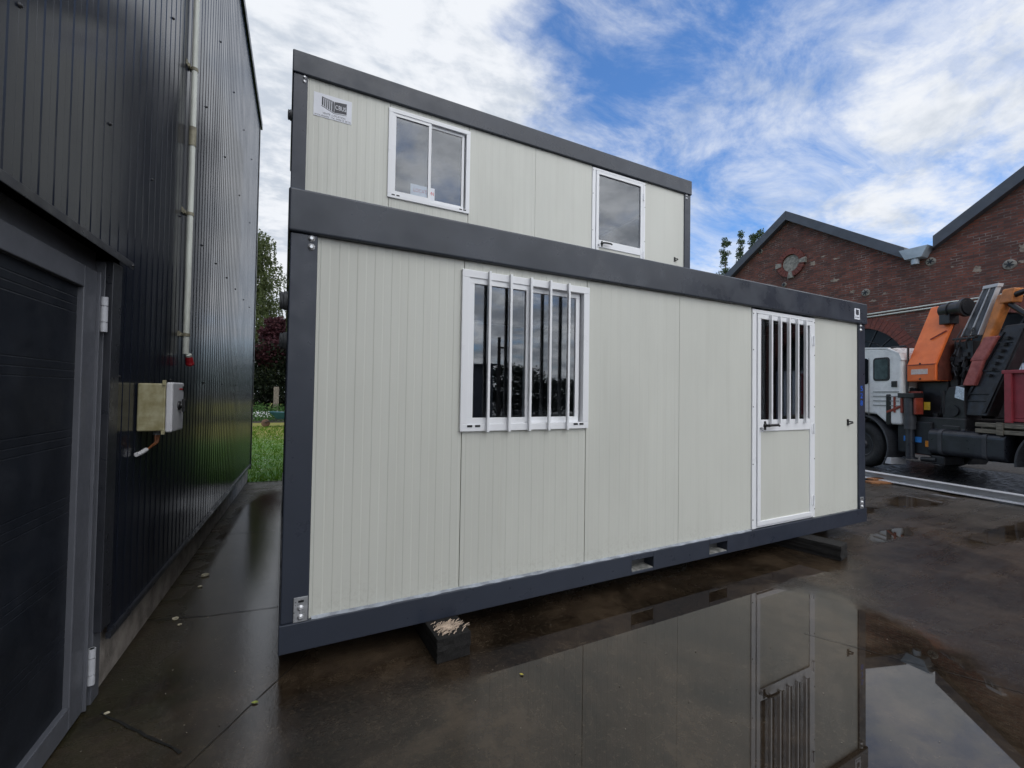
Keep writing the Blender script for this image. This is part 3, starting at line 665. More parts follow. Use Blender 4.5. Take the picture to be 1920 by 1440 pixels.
# ------------------------------------------------------------------ lawn, garden and trees beyond the alley
def leaves(b, c, rad, n, size, droop=0.0, shape=None):
    for _ in range(n):
        while True:
            p = Vector((random.uniform(-1, 1), random.uniform(-1, 1), random.uniform(-1, 1)))
            if p.length <= 1: break
        p = p.normalized()*p.length**.5
        q = Vector((c[0]+p.x*rad[0], c[1]+p.y*rad[1], c[2]+p.z*rad[2]))
        d = Vector((random.gauss(0, 1), random.gauss(0, 1), random.gauss(0, 1)-droop)).normalized(); s = d.orthogonal().normalized()
        s = Matrix.Rotation(random.uniform(0, 6.28), 3, d) @ s; l = size*random.uniform(.6, 1.3)
        b.face([q, q+d*l*.5+s*l*.32, q+d*l, q+d*l*.5-s*l*.32])
def tree(name, loc, label, h, trunk_r, clumps, leafm, size, per, group=None, strands=0, cat='tree'):
    t = empty(name, loc); tag(t, label, cat, group)
    b = MB(); lean = [(0, 0, 0), (.1, .05, h*.25), (-.05, .1, h*.5), (.05, 0, h*.75), (0, .05, h*.95)]
    b.tube(lean, [trunk_r, trunk_r*.8, trunk_r*.6, trunk_r*.35, trunk_r*.1], 8)
    for c, r_ in clumps[::max(1, len(clumps)//14)]:
        z = max(.2*h, c[2]-r_*1.0); b.tube([(0, 0, z*.8), (c[0]*.5, c[1]*.5, (z*.8+c[2])/2+.2), c], [trunk_r*.35, trunk_r*.2, trunk_r*.06], 5)
    b.build('trunk', bark_m, t)
    b = MB()
    for c, r_ in clumps: leaves(b, c, (r_, r_, r_*.8), per, size, .3)
    for _ in range(strands):
        c, r_ = random.choice(clumps); a = random.uniform(0, 6.28); q = Vector(c)+Vector((math.cos(a)*r_*.9, math.sin(a)*r_*.9, random.uniform(-.5, .3)*r_)); ln = random.uniform(.8, 2.4)
        for k in range(int(ln/.055)):
            q += Vector((random.gauss(.0, .012), random.gauss(0, .012), -.055)); d = Vector((random.gauss(0, 1), random.gauss(0, 1), -1.2)).normalized(); s = d.orthogonal().normalized(); l = size*random.uniform(.6, 1.1)
            b.face([q, q+d*l*.5+s*l*.3, q+d*l, q+d*l*.5-s*l*.3])
    b.build('crown', leafm, t); return t
def cl(n, cx, cy, z0, z1, rmax, rc, taper=.5):
    out = []
    for _ in range(n):
        k = random.random(); z = z0+(z1-z0)*k; a = random.uniform(0, 6.28); rr = rmax*(1-taper*k)*math.sqrt(random.random())
        out.append(((cx+math.cos(a)*rr, cy+math.sin(a)*rr, z), rc*random.uniform(.6, 1.2)*(1-.35*k)))
    return out
tree('birch_tree', (-2.9, 35, 0), 'tall drooping birch rising beyond the lawn, above the dark red tree', 14.0, .22, cl(110, .5, 0, 3.5, 13.3, 2.9, .85, .5), birchleaf_m, .18, 85, strands=800)
tree('copper_beech', (.1, 30.2, 0), 'dark red leaved tree behind the flower bed', 7.2, .16, cl(52, 0, 0, 3.4, 6.3, 2.3, .75, .45), beechleaf_m, .20, 230)
def hedge(loc, lx, ly, h, label):
    t = empty('hedge', loc); tag(t, label, 'hedge'); b = MB()
    for _ in range(16): x = random.uniform(-lx/2, lx/2); b.tube([(x, 0, 0), (x+random.uniform(-.2, .2), .1, h*.7)], [.04, .015], 5)
    b.build('stems', bark_m, t); b = MB()
    for _ in range(int(lx*h*16)): leaves(b, (random.uniform(-lx/2, lx/2), random.uniform(-ly/2, ly/2), random.uniform(.1, h)), (.4, .4, .35), 30, .19)
    b.build('foliage', hedgeleaf_m, t)
hedge((-2.2, 28.6, 0), 9, 1.6, 4.3, 'dark green hedge closing the garden below the red tree')
# poplars behind the brick hall
for i, (x, y, h, w) in enumerate([(37.92, 25.8, 17.1, 1.15), (39.21, 25.13, 17.8, .75), (40.31, 24.56, 17.7, .7), (40.89, 24.26, 17.9, .6), (41.69, 23.85, 17.6, .6)]):
    lab = ['leftmost bushy poplar showing above the brick hall roof', 'slim tall poplar next to the bushy leftmost one above the hall roof', 'third poplar from the left, just behind the hall roof slope', 'fourth poplar from the left behind the hall roof slope', 'rightmost poplar, only its tip above the hall roof slope'][i]
    tree('poplar_tree', (x, y, 0), lab, h*.97, .16, cl(80, 0, 0, 6, h-.1, w*1.0, .42, .75), poplarleaf_m, .15, 75, group='poplars behind the brick hall')
b = MB()
for _ in range(260):
    x = random.uniform(-30, 90); leaves(b, (x, 75-.25*x+random.uniform(-4, 4), random.uniform(.5, 6.5)), (3.2, 2.5, 2.2), 46, .9)
tag(b.build('far_wood', hedgeleaf_m), 'low dark wood along the horizon beyond the yard', 'wood', kind='stuff')
# garden bed
def plants(name, x0, x1, y0, y1, h, n, leafm, label, blooms=0, bm=None):
    b = MB()
    for _ in range(n): leaves(b, (random.uniform(x0, x1), random.uniform(y0, y1), random.uniform(.05, h*.8)), (.22, .22, h*.35), 14, .11)
    o = b.build(name, leafm); tag(o, label, 'plants', kind='stuff')
    if blooms:
        f = MB()
        for _ in range(blooms):
            p = (random.uniform(x0, x1), random.uniform(y0, y1), h*random.uniform(.5, 1.15)); s = random.uniform(.014, .032); f.lathe([(s*.3, -s*.4), (s, 0), (s*.6, s*.5)], p, (random.gauss(0, .4), random.gauss(-.6, .3), 1), 6)
        f.build('blossom', bm, o)
plants('garden_plants', -6, 3, 24.6, 26.6, .75, 420, plantleaf_m, 'leafy green plants at the back of the flower bed')
plants('flowers', -6, 3, 21.4, 24.2, .40, 330, plantleaf_m, 'low white blossoms along the front of the flower bed', 900, flower_m)
ps = MB(); ps.box(-.14, .14, -.14, .14, 0, 1.75); po = ps.build('wooden_post', post_m, None, .02, (-.42, 26.9, 0)); tag(po, 'weathered square wooden post standing in the flower bed', 'post')
tp = empty('bean_poles', (-2.3, 26.3, 0)); tag(tp, 'thin poles tied into a teepee in the garden bed', 'garden poles')
for dx, dy in ((-.35, .1), (.75, -.1), (.12, .4)):
    b = MB(); b.tube([(dx, dy, 0), (dx*.3, dy*.3, 1.7), (-dx*.12, -dy*.12, 2.75)], .022, 6); b.build('pole', post_m, tp)
# wheelbarrow
wb = empty('wheelbarrow', (-.06, 18.5, 0), R(-12)); tag(wb, 'teal green wheelbarrow parked on the lawn by the flowers', 'wheelbarrow')
b = MB(); tub = [(-.42, .62), (.50, .60), (.34, .34), (-.16, .32)]
b.hexa([(-.14, -.20, .33), (.36, -.20, .33), (.36, .20, .33), (-.14, .20, .33)], [(-.46, -.33, .66), (.52, -.33, .60), (.52, .33, .60), (-.46, .33, .66)]); b.build('tub', teal_m, wb, .02)
b = MB()
for y in (-.24, .24): b.tube([(-.62, y*.3, .20), (-.2, y*.85, .32), (.5, y, .36), (1.0, y*1.15, .55)], .017, 8); b.tube([(.30, y, .35), (.24, y, .17), (.30, y*1.1, .0), (.42, y*1.1, .0), (.52, y, .36)], .014, 8)
b.tube([(-.2, -.2, .32), (-.3, 0, .5), (-.2, .2, .32)], .012, 6); b.build('frame', black_m, wb)
b = MB(); b.lathe([(.05, -.04), (.14, -.04), (.165, -.025), (.165, .025), (.14, .04), (.05, .04)], (-.62, 0, .165), (0, 1, 0), 20); b.build('wheel', mat('barrow_wheel', (.16, .09, .055), .7, .2, 9), wb)
# grass tufts
b = MB()
for _ in range(9000):
    y = 5.98+random.random()**1.6*13; x = random.uniform(-2.2, 1.2); h = random.uniform(.03, .085)*(1.2 if y < 7 else 1.0); a = random.uniform(0, 6.28); w = .006+.0006*y
    dx, dy = math.cos(a)*w, math.sin(a)*w; lx, ly = random.gauss(0, .03), random.gauss(0, .03)
    b.face([(x-dx, y-dy, .003), (x+dx, y+dy, .003), (x+lx, y+ly, h)])
tag(b.build('grass', grassblade_m), 'short grass of the lawn at the end of the alley', 'grass', kind='stuff')
b = MB()
for _ in range(150):
    x, y = random.gauss(-.3, .8), random.uniform(6.6, 14); b.lathe([(.004, .05), (.010, .055), (.006, .060)], (x, y, 0), (0, 0, 1), 5)
tag(b.build('daisies', flower_m), 'tiny white daisies scattered over the lawn', 'flowers', kind='stuff')

# small litter on the concrete
lm = [mat('yellow_leaf', (.42, .36, .06), .6, .2, 30), mat('green_leaf', (.30, .34, .08), .6, .2, 30), mat('pale_stone_chip', (.55, .50, .36), .7, .2, 30)]
def leaf(x, y, m, s, rz, label):
    b = MB(); pts = [(0, -1), (.45, -.5), (.6, .1), (.3, .55), (0, 1), (-.35, .6), (-.6, 0), (-.4, -.6)]
    top_ = [b.bm.verts.new((u*s, v*s, .004+.12*s*abs(u)+random.uniform(0, .1)*s)) for u, v in pts]; c0 = b.bm.verts.new((0, 0, .003))
    for i in range(8): b.bm.faces.new((top_[i], top_[(i+1) % 8], c0))
    o = b.build('fallen_leaf', m, None, 0, (x, y, .001)); o.rotation_euler.z = rz; tag(o, label, 'leaf')
leaf(1.205, -.513, lm[0], .014, .6, 'small yellow leaf floating in the puddle before the cabin')
leaf(-.096, -.125, lm[1], .018, 1.2, 'pale green leaf on the wet slab by the cabin corner')
def chip(x, y, s, label):
    b = MB(); bmesh.ops.create_icosphere(b.bm, subdivisions=2, radius=s)
    for v in b.bm.verts: v.co = Vector((v.co.x*1.3, v.co.y, v.co.z*.6)) * random.uniform(.8, 1.15)
    o = b.build('pebble', lm[2], None, 0, (x, y, s*.5)); tag(o, label, 'pebble', 'pebbles in the alley')
for i, (x, y) in enumerate([(-.552, 1.782), (-.555, 1.55), (-.62, 1.03), (-.58, .93), (-.72, .10)]):
    chip(x, y, [.022, .012, .016, .010, .009][i], ['largest pale pebble in the alley, farthest from the camera', 'small pebble just in front of the largest pale pebble in the alley', 'larger of two pale pebbles beside the shed plinth, mid alley', 'tiny pebble close beside the mid alley pebble', 'tiny pebble by the crack next to the grey shed door'][i])

# ------------------------------------------------------------------ brick hall
BH = empty('brick_hall', (16, 0, 0), 0); PH = R(2.0)
# local frame: x runs along the wall (towards +y of the yard), y goes into the building
BH.rotation_euler = (0, 0, math.pi/2-PH); BH.scale = (1, -1, 1)
tag(BH, 'old red brick hall with twin gables behind the crane truck', 'building')
ZV, ZP = 5.52, 8.05; S0, S1, SV, S2, SV2, S2b, S3 = 10.64, 6.92, 3.2, -.52, -4.24, -7.96, -11.68
arches = [4.75, 9.05, 1.61, -2.69, -5.83, -10.13]; AR, AS = 1.30, 2.50
b = MB(); NB = 20
def gable(x): return ZP-abs(((x-S3) % 7.44)-3.72)*(ZP-ZV)/3.72 if x < S0-1e-6 else ZV
xs = sorted(set([S0, S1, SV, S2, SV2, S2b, S3] + [round(a+AR*math.cos(math.pi*k/NB), 4) for a in arches for k in range(NB+1)]))
def low(xm):
    for a in arches:
        if abs(xm-a) < AR: return a
    return None
for x0, x1 in zip(xs, xs[1:]):
    a = low((x0+x1)/2)
    f = (lambda x: AS+math.sqrt(max(0, AR*AR-(x-a)**2))) if a is not None else (lambda x: 0)
    b.hexa([(x0, 0, f(x0)), (x1, 0, f(x1)), (x1, .38, f(x1)), (x0, .38, f(x0))], [(x0, 0, gable(x0)), (x1, 0, gable(x1)), (x1, .38, gable(x1)), (x0, .38, gable(x0))])
bmesh.ops.remove_doubles(b.bm, verts=b.bm.verts[:], dist=.0005)
seen = {}
for f in b.bm.faces[:]:
    k = frozenset(v.index for v in f.verts)
b.bm.verts.index_update()
dups = {}
for f in b.bm.faces: dups.setdefault(frozenset(v.index for v in f.verts), []).append(f)
bmesh.ops.delete(b.bm, geom=[f for fs in dups.values() if len(fs) > 1 for f in fs], context='FACES_ONLY')
b.build('wall', brick_m, BH)
b = MB(); b.box(S0-.4, S0, .38, 22, 0, ZV); b.box(S3, S3+.4, .38, 22, 0, ZV); b.build('side_wall', brick_m, BH)
archbrick_m = mat('arch_brick', (.20, .058, .040), .85, .2, 12, col2=(.11, .04, .035), bump=.4)
for a in arches:
    b = MB(); n = 34
    for k in range(n):
        t0, t1 = math.pi*(k+.06)/n, math.pi*(k+.94)/n; o_ = AR+.36+random.uniform(-.02, .02)
        q = [(a+math.cos(t)*rr, AS+math.sin(t)*rr) for t, rr in ((t0, AR+.004), (t1, AR+.004), (t1, o_), (t0, o_))]
        b.hexa([(x, -.012, z) for x, z in q], [(x, .05, z) for x, z in q])
    b.build('brick_arch', archbrick_m, BH)
    w = empty('arch_window'); w.parent = BH
    b = MB(); pts = [(a-AR-.02, AS+.15)]+[(a+(AR+.02)*math.cos(math.pi*(1-k/NB)), AS+.15+(AR-.13)*math.sin(math.pi*(1-k/NB))) for k in range(1, NB)]+[(a+AR+.02, AS+.15)]
    b.hexa([(x, .200, z) for x, z in pts], [(x, .206, z) for x, z in pts]); b.build('pane', dkgl_m, w)
    b = MB()
    for t in [math.pi*k/8 for k in range(1, 8)]: b.bar((a+math.cos(t)*.30, .185, AS+.15+math.sin(t)*.28), (a+math.cos(t)*(AR-.02), .185, AS+.12+math.sin(t)*(AR-.05)), .035, .03)
    for rr in (.32, .80): b.tube([(a+math.cos(math.pi*k/16)*rr, .185, AS+.15+math.sin(math.pi*k/16)*rr*.95) for k in range(17)], .016, 6)
    b.box(a-AR, a+AR, .15, .22, AS+.02, AS+.14); b.build('glazing_bars', crane_m, w)
    b = MB(); n = 14
    for k in range(n):
        x0 = a-AR+2*AR*k/n; b.box(x0+.004, x0+2*AR/n-.004, .17 if k % 2 else .175, .20, 0.02, AS+.02)
    b.build('door', sheet_m, BH, .003)
    b = MB(); b.box(a-AR-.02, a+AR+.02, .21, .24, 0, AS+.02); b.build('door_backing', sheet_m, BH)
def rake(x0, x1, ext0, ext1):
    z = lambda x: gable(x1) + (gable(x0)-gable(x1))*(x-x1)/(x0-x1)
    sg = 1 if x1 > x0 else -1; xa, xb = x0-sg*ext0, x1+sg*ext1
    b = MB(); b.hexa([(xa, -.22, z(xa)-.02), (xb, -.22, z(xb)-.02), (xb, -.015, z(xb)-.02), (xa, -.015, z(xa)-.02)], [(xa, -.22, z(xa)+.31), (xb, -.22, z(xb)+.31), (xb, -.015, z(xb)+.31), (xa, -.015, z(xa)+.31)])
    b.build('verge_board', roof_m, BH, .008)
    b = MB(); b.hexa([(xa, -.014, z(xa)+.12), (xb, -.014, z(xb)+.12), (xb, 22, z(xb)+.12), (xa, 22, z(xa)+.12)], [(xa, -.014, z(xa)+.27), (xb, -.014, z(xb)+.27), (xb, 22, z(xb)+.27), (xa, 22, z(xa)+.27)]); b.build('roof', roof_m, BH)
rake(S0, S1, .6, -.001); rake(S1, SV, -.001, -.22); rake(SV, S2, -.42, -.001); rake(S2, SV2, -.001, -.22); rake(SV2, S2b, -.42, -.001); rake(S2b, S3, -.001, .6)
for vx in (SV, SV2):
    b = MB(); b.hexa([(vx-.22, -.34, 5.58), (vx+.16, -.34, 5.58), (vx+.16, .36, 5.58), (vx-.22, .36, 5.58)], [(vx-.36, -.34, 5.88), (vx+.30, -.34, 5.88), (vx+.30, .36, 5.88), (vx-.36, .36, 5.88)]); b.build('gutter_box', zinc_m, BH, .005)
    b = MB(); b.tube([(vx-.03, -.22, 5.58), (vx-.03, -.22, 5.42)], .09, 14); b.build('gutter_outlet', zinc_m, BH)
    b = MB(); b.box(vx-.46, vx+.30, .365, 22, 5.45, 5.86); b.build('valley_gutter', zinc_m, BH)
# blind round window with keystones
b = MB(); b.lathe([(.30, 0), (.30, -.01)], (6.83, -.012, 6.44), (0, 1, 0), 28); ocu = b.build('round_panel', stone_m, BH)
b = MB(); n = 22
for k in range(n):
    t0, t1 = 2*math.pi*(k+.05)/n, 2*math.pi*(k+.95)/n; q = [(6.83+math.cos(t)*rr, 6.44+math.sin(t)*rr) for t, rr in ((t0, .315), (t1, .315), (t1, .50), (t0, .50))]
    b.hexa([(x, -.085, z) for x, z in q], [(x, .02, z) for x, z in q])
b.build('round_surround', archbrick_m, BH)
for ang in (0, 180, 270, 90):
    t = R(ang); ca, sa = math.cos(t), math.sin(t); q = [(6.83+ca*rr-sa*w_, 6.44+sa*rr+ca*w_) for rr, w_ in ((.32, -.06), (.32, .06), (.54, .10), (.54, -.10))]
    b = MB(); b.hexa([(x, -.095, z) for x, z in q], [(x, .01, z) for x, z in q]); b.build('keystone', stone_m if ang != 90 else archbrick_m, BH)
def plate(x, z, r_):
    b = MB(); b.lathe([(r_, 0), (r_, .02), (r_*.86, .035), (.03, .03)], (x, .0, z), (0, -1, 0), 24); o = b.build('wall_tie', stone_m, BH)
    b = MB()
    for k in range(3): t = math.pi*k/3+.3; b.bar((x-math.cos(t)*r_*.72, -.038, z-math.sin(t)*r_*.72), (x+math.cos(t)*r_*.72, -.038, z+math.sin(t)*r_*.72), .035, .018, (0, 1, 0))
    b.build('tie_spokes', crane_m, o)
for x, z, r_ in ((4.49, 4.90, .115), (2.90, 5.46, .115), (1.37, 4.98, .125), (8.02, 7.22, .085), (7.09, 5.72, .085), (-.5, 6.4, .15), (-2.2, 5.0, .14)): plate(x, z, r_)
patch_m = mat('mortar_patch', (.33, .27, .21), .9, .25, 9, bump=.5)
for x, z, w_, h_ in ((6.09, 6.26, .22, .13), (5.39, 5.49, .22, .12), (5.35, 6.21, .20, .05), (4.87, 5.01, .14, .09), (4.30, 4.61, .20, .07), (1.96, 5.01, .16, .15), (5.75, 6.4, .12, .05), (4.0, 4.78, .10, .05), (2.45, 5.2, .10, .05), (1.15, 5.35, .12, .18), (1.17, 5.0, .10, .06)):
    pts = []; n = 14
    for k in range(n): t = 2*math.pi*k/n; f = random.uniform(.25, .75); pts.append((x+math.cos(t)*w_*f, z+math.sin(t)*h_*f))
    b = MB(); b.hexa([(u, -.005, v) for u, v in pts], [(u, .01, v) for u, v in pts]); b.build('mortar_patch', patch_m, BH)
cdt = empty('wall_conduit'); cdt.parent = BH
for dz in (0, -.085):
    b = MB(); b.tube([(9.5, -.05, 4.10+dz), (4.46, -.05, 4.20+dz), (1.14, -.05, 4.26+dz), (-11, -.05, 4.34+dz)], .022, 8); b.build('cable', pipe_m, cdt)

# ------------------------------------------------------------------ crane truck (local x forward, y towards the camera side, z up)
TR = empty('crane_truck', (11.96, 2.73, 0)); HD = R(21.5)
TR.rotation_euler = (0, 0, math.pi/2-HD)
tag(TR, 'white cab truck with orange and black folding crane behind the cab', 'truck')
def wheel(x, y, side, double=False):
    b = MB(); w_ = .30 if not double else .56
    b.lathe([(.30, -w_), (.42, -w_), (.50, -w_+.03), (.52, -w_+.09), (.52, -.09), (.50, -.03), (.42, 0), (.29, 0), (.29, -.03)], (x, y, .52), (0, side, 0), 36)
    o = b.build('wheel', rubber_m, TR)
    b = MB(); d = .10 if not double else .18
    b.lathe([(.285, -d-.02), (.285, -.012), (.25, -.02), (.22, -d), (.11, -d*.6), (.11, .0), (.03, .02)], (x, y, .52), (0, side, 0), 28); b.build('rim', tank_m if not double else mud_m, o)
for x, dbl in ((0, False), (-3.6, True)): wheel(x, -.02, 1, dbl); wheel(x, -2.48, -1, dbl)
def fender(x, y0, y1, r_, a0, a1):
    b = MB(); n = 20; q = [(x+math.cos(R(a0+(a1-a0)*k/n))*rr, .52+math.sin(R(a0+(a1-a0)*k/n))*rr) for rr, rng in ((r_, range(n+1)), (r_+.035, range(n, -1, -1))) for k in rng]
    for k in range(n):
        i0, i1, j0, j1 = k, k+1, 2*n+1-k, 2*n-k
        pl_ = [q[i0], q[i1], q[j1], q[j0]]; b.hexa([(u, y0, v) for u, v in pl_], [(u, y1, v) for u, v in pl_])
    b.build('mudguard', mud_m, TR, .006)
fender(0, -.42, .03, .66, 25, 215); fender(-3.6, -.62, .03, .66, -5, 185); fender(0, -2.53, -2.08, .66, 25, 215); fender(-3.6, -2.53, -1.88, .66, -5, 185)
b = MB(); b.box(-.74, -.60, -.36, .02, .16, .30); b.build('mud_flap', beamg_m, TR, .01)
b = MB()
for y in (-.80, -1.60): b.box(-6.2, 1.2, y-.06, y+.06, .68, .95)
for x in (-5.5, -3.6, -2.2, -.9, .6): b.box(x-.08, x+.08, -1.54, -.86, .72, .92)
b.tube([(0, -.2, .52), (0, -2.3, .52)], .07, 10); b.tube([(-3.6, -.2, .52), (-3.6, -2.3, .52)], .11, 10); b.lathe([(.05, -.25), (.22, -.12), (.25, 0), (.22, .12), (.05, .25)], (-3.6, -1.25, .52), (0, 1, 0), 16)
b.build('chassis', chassis_m, TR)
# cab
prof = [(-.95, 1.02), (-.95, 2.42), (-.86, 2.58), (-.62, 2.68), (.2, 2.76), (.75, 2.74), (.95, 2.62), (1.18, 1.72), (1.22, .95), (1.20, .55), (.72, .55), (.66, .9), (.45, 1.12), (.1, 1.24), (-.35, 1.22), (-.62, 1.02)]
b = MB(); b.prism(prof, lambda u, v, t: (u, t, v), -2.45, -.02); cb = b.build('cab', cab_m, TR, .05, seg=4)
b = MB(); b.prism([(-.97, 2.40), (-.90, 2.56), (-.62, 2.70), (.2, 2.78), (.75, 2.76), (.75, 2.74), (.2, 2.745), (-.6, 2.665), (-.86, 2.54), (-.93, 2.40)], lambda u, v, t: (u, t, v), -2.46, -.012); b.build('roof_gutter', cab_m, cb, .004)
def rrect(x0, x1, z0, z1, r_, n=5):
    out = []
    for cx, cz, a0 in ((x1-r_, z1-r_, 0), (x0+r_, z1-r_, 90), (x0+r_, z0+r_, 180), (x1-r_, z0+r_, 270)):
        out += [(cx+math.cos(R(a0+90*k/n))*r_, cz+math.sin(R(a0+90*k/n))*r_) for k in range(n+1)]
    return out
b = MB(); b.prism(rrect(-.69, -.30, 1.97, 2.49, .07), lambda u, v, t: (u, t, v), -.03, -.008); sw = b.build('window_seal', black_m, cb, .004)
b = MB(); b.prism(rrect(-.65, -.34, 2.01, 2.45, .05), lambda u, v, t: (u, t, v), -.02, -.004); b.build('pane', mat('cab_glass', (.10, .14, .14), .08, .2, 4, rvar=.03), sw)
b = MB(); b.prism(rrect(-.18, .75, 1.90, 2.50, .08), lambda u, v, t: (u, t, v), -.03, -.007); b.build('window', dkgl_m, cb, .004)
b = MB(); b.box(1.0, 1.1, -2.25, -.22, 1.75, 2.45); b.build('windscreen', dkgl_m, cb, .02)
b = MB()
for z in (1.42, 1.52, 1.62, 1.72): b.box(-.90, -.30, -.014, -.0045, z, z+.018)
b.box(-.20, -.188, -.012, -.005, 1.2, 2.5); b.build('panel_seams', mat('seam_grey', (.30, .30, .30), .5, .1, 5), cb)
b = MB(); b.box(-.86, -.74, -.012, .004, 1.83, 1.96); b.build('marker_lamp', black_m, cb, .006)
b = MB(); b.tube([(-.16, .12, 1.18), (-.16, .16, 1.88), (-.12, .16, 1.98), (.1, .12, 2.0)], .022, 8); b.tube([(-.98, -.12, 1.55), (-1.02, -.10, 2.66), (-.96, -.10, 2.70), (-.65, -.10, 2.70)], .020, 8); mt = b.build('mirror_arm', black_m, TR)
b = MB(); b.box(-.10, .12, .06, .12, 1.2, 1.9); b.build('mirror', beamw_m, mt, .03)
b = MB(); b.tube([(-.98, -.5, .9), (-.99, -.5, 1.55), (-1.0, -.42, 1.72), (-1.0, -.2, 1.75)], .075, 12); b.box(-.95, -.45, -.5, -.12, 1.28, 1.62); b.box(-.72, -.60, -.12, .0, 1.0, 1.68); b.build('air_intake', black_m, TR, .03)
# side boxes and tank
b = MB(); b.prism(rrect(-.62, 0, .50, .99, .10), lambda u, v, t: (t, u, v), -2.76, -1.50); tk = b.build('fuel_tank', tank_m, TR, .012)
for x in (-1.72, -2.46):
    b = MB(); b.prism(rrect(-.63, .010, .49, 1.0, .10), lambda u, v, t: (t, u, v), x-.035, x+.035); b.build('tank_strap', mud_m, tk, .004)
b = MB(); b.lathe([(.06, 0), (.06, .04), (.03, .05)], (-2.0, -.2, .985), (0, 0, 1), 14); b.build('filler_cap', black_m, tk)
b = MB(); b.box(-1.48, -.78, -.70, -.10, .45, 1.12); b.box(-1.75, -1.50, -.5, -.06, .30, .47); b.tube([(-1.3, -.1, .36), (-1.6, -.08, .38)], .05, 10); b.build('battery_box', chassis_m, TR, .02)
for x0, m in ((-1.05, bluel_m), (-1.29, bluel_m)):
    b = MB(); b.box(x0, x0+.13, -.099, -.095, .69, .80); b.build('label_plate', m, TR)
b = MB(); b.box(-1.47, -1.39, -.09, -.06, .62, .74); b.build('reflector', orl_m, TR, .006)
# flat bed
b = MB(); b.box(-6.3, -2.32, -.12, .0, 1.10, 1.17); b.box(-6.3, -2.32, -.10, .0, .99, 1.06); b.box(-6.3, -2.32, -2.5, -.125, 1.05, 1.16)
for x in (-2.7, -3.5, -4.5, -5.5): b.box(x-.05, x+.05, .001, .02, .97, 1.19)
b.build('flat_bed', mat('bed_timber', (.20, .18, .14), .8, .3, 10, stretch=(.6, 6, 6)), TR, .006)
# crane: base, column, outrigger, folded booms
b = MB(); b.box(-2.05, -1.02, -2.3, -.15, .95, 1.22); b.box(-1.95, -1.15, -1.5, -.9, 1.22, 1.95); b.box(-1.60, -1.0, -2.3, -.32, 1.22, 1.94); b.build('crane_base', crane_m, TR, .02)
b = MB(); b.prism([(-1.60, 1.10), (-1.60, 1.58), (-1.72, 1.82), (-1.98, 1.86), (-2.02, 1.10)], lambda u, v, t: (u, t, v), -.55, -.20); b.box(-1.96, -1.64, -.5, -.14, .98, 1.08); b.build('crane_column', crane_m, TR, .02)
b = MB(); b.lathe([(.11, 0), (.11, .03)], (-1.80, -.20, 1.36), (0, 1, 0), 20); b.build('column_eye', chassis_m, TR)
b = MB(); b.hexa([(-1.84, -.18, 1.62), (-2.00, -.18, 1.56), (-2.00, -.19, 1.80), (-1.86, -.19, 1.84)], [(-1.84, -.185, 1.62), (-2.00, -.185, 1.56), (-2.00, -.195, 1.80), (-1.86, -.195, 1.84)]); b.build('rating_plate', alu_m, TR)
b = MB(); b.tube([(-1.10, -.05, .95), (-1.10, -.05, 1.60)], .10, 16); og = b.build('outrigger', mud_m, TR)
b = MB(); b.tube([(-1.10, -.05, .36), (-1.10, -.05, .96)], .075, 16); b.tube([(-1.10, -.05, .34), (-1.10, -.05, .37)], .12, 16); b.build('outrigger_leg', tank_m, og)
b = MB(); b.box(-1.27, -.93, -.18, .06, 1.60, 1.70); b.build('outrigger_cap', crane_m, og, .012)
b = MB(); b.box(-1.24, -.96, -.20, -.15, 1.40, 1.74); b.box(-1.28, -1.23, -.16, .02, 1.26, 1.60); b.box(-.99, -.93, -.16, .0, 1.28, 1.60); b.bar((-.94, -.02, 1.42), (-.62, -.02, 1.28), .05, .05); b.bar((-.80, -.02, 1.62), (-.80, -.02, 1.28), .04, .05); b.build('outrigger_bracket', ored_m, og, .012)
b = MB(); b.box(-.66, -.63, -.12, -.08, 1.40, 2.2); b.build('hose_guard', ored_m, TR)
# orange boom end: a tall leaning box
X0, X1 = -1.60, -1.035
b = MB(); b.prism([(-.05, 1.94), (-.05, 2.29), (-.62, 3.53), (-.92, 3.50), (-1.02, 3.1), (-.62, 2.2), (-.45, 1.94)], lambda u, v, t: (t, u, v), X0, X1); ob = b.build('main_boom', orange_m, TR, .02)
b = MB(); b.prism([(-.10, 1.96), (-.10, 2.26), (-.65, 3.44), (-.90, 3.44), (-.98, 3.1), (-.60, 2.2), (-.43, 1.96)], lambda u, v, t: (t, u, v), X0-.012, X0-.001); b.build('boom_shaded_side', mat('boom_shade_red', (.13, .035, .022), .5, .2, 6), ob)  # added plate: shade on the boom's rear side put into its dark red
b = MB(); b.box(X0-.01, X1+.01, -.052, -.042, 2.272, 2.288); b.build('boom_seam', ored_m, ob)
b = MB(); b.box(-1.46, -1.13, -.0495, -.044, 2.085, 2.19); b.build('label_plate', mat('boom_label', (.66, .62, .58), .5, .12, 30, col2=(.62, .46, .40)), ob)
for z in (2.30, 1.99):
    b = MB(); b.lathe([(.018, 0), (.018, .012), (.01, .016)], (-1.31, -.052, z), (0, 1, 0), 10); b.build('bolt', black_m, ob)
b = MB(); b.bar((-1.33, -.262, 2.80), (-1.58, -.335, 2.95), .02, .02); b.build('boom_rib', ored_m, ob)
b = MB(); b.tube([(-1.46, -.40, 3.36), (-1.92, -.40, 3.36)], .135, 22); b.tube([(-1.60, -.40, 3.36), (-1.63, -.40, 3.36)], .155, 22); b.tube([(-1.84, -.40, 3.36), (-1.90, -.40, 3.36)], .18, 22); b.box(-1.66, -1.46, -.52, -.30, 3.08, 3.34); b.build('slewing_motor', crane_m, TR, .012)
def leany(z): return -.26-(z-1.9)*.13
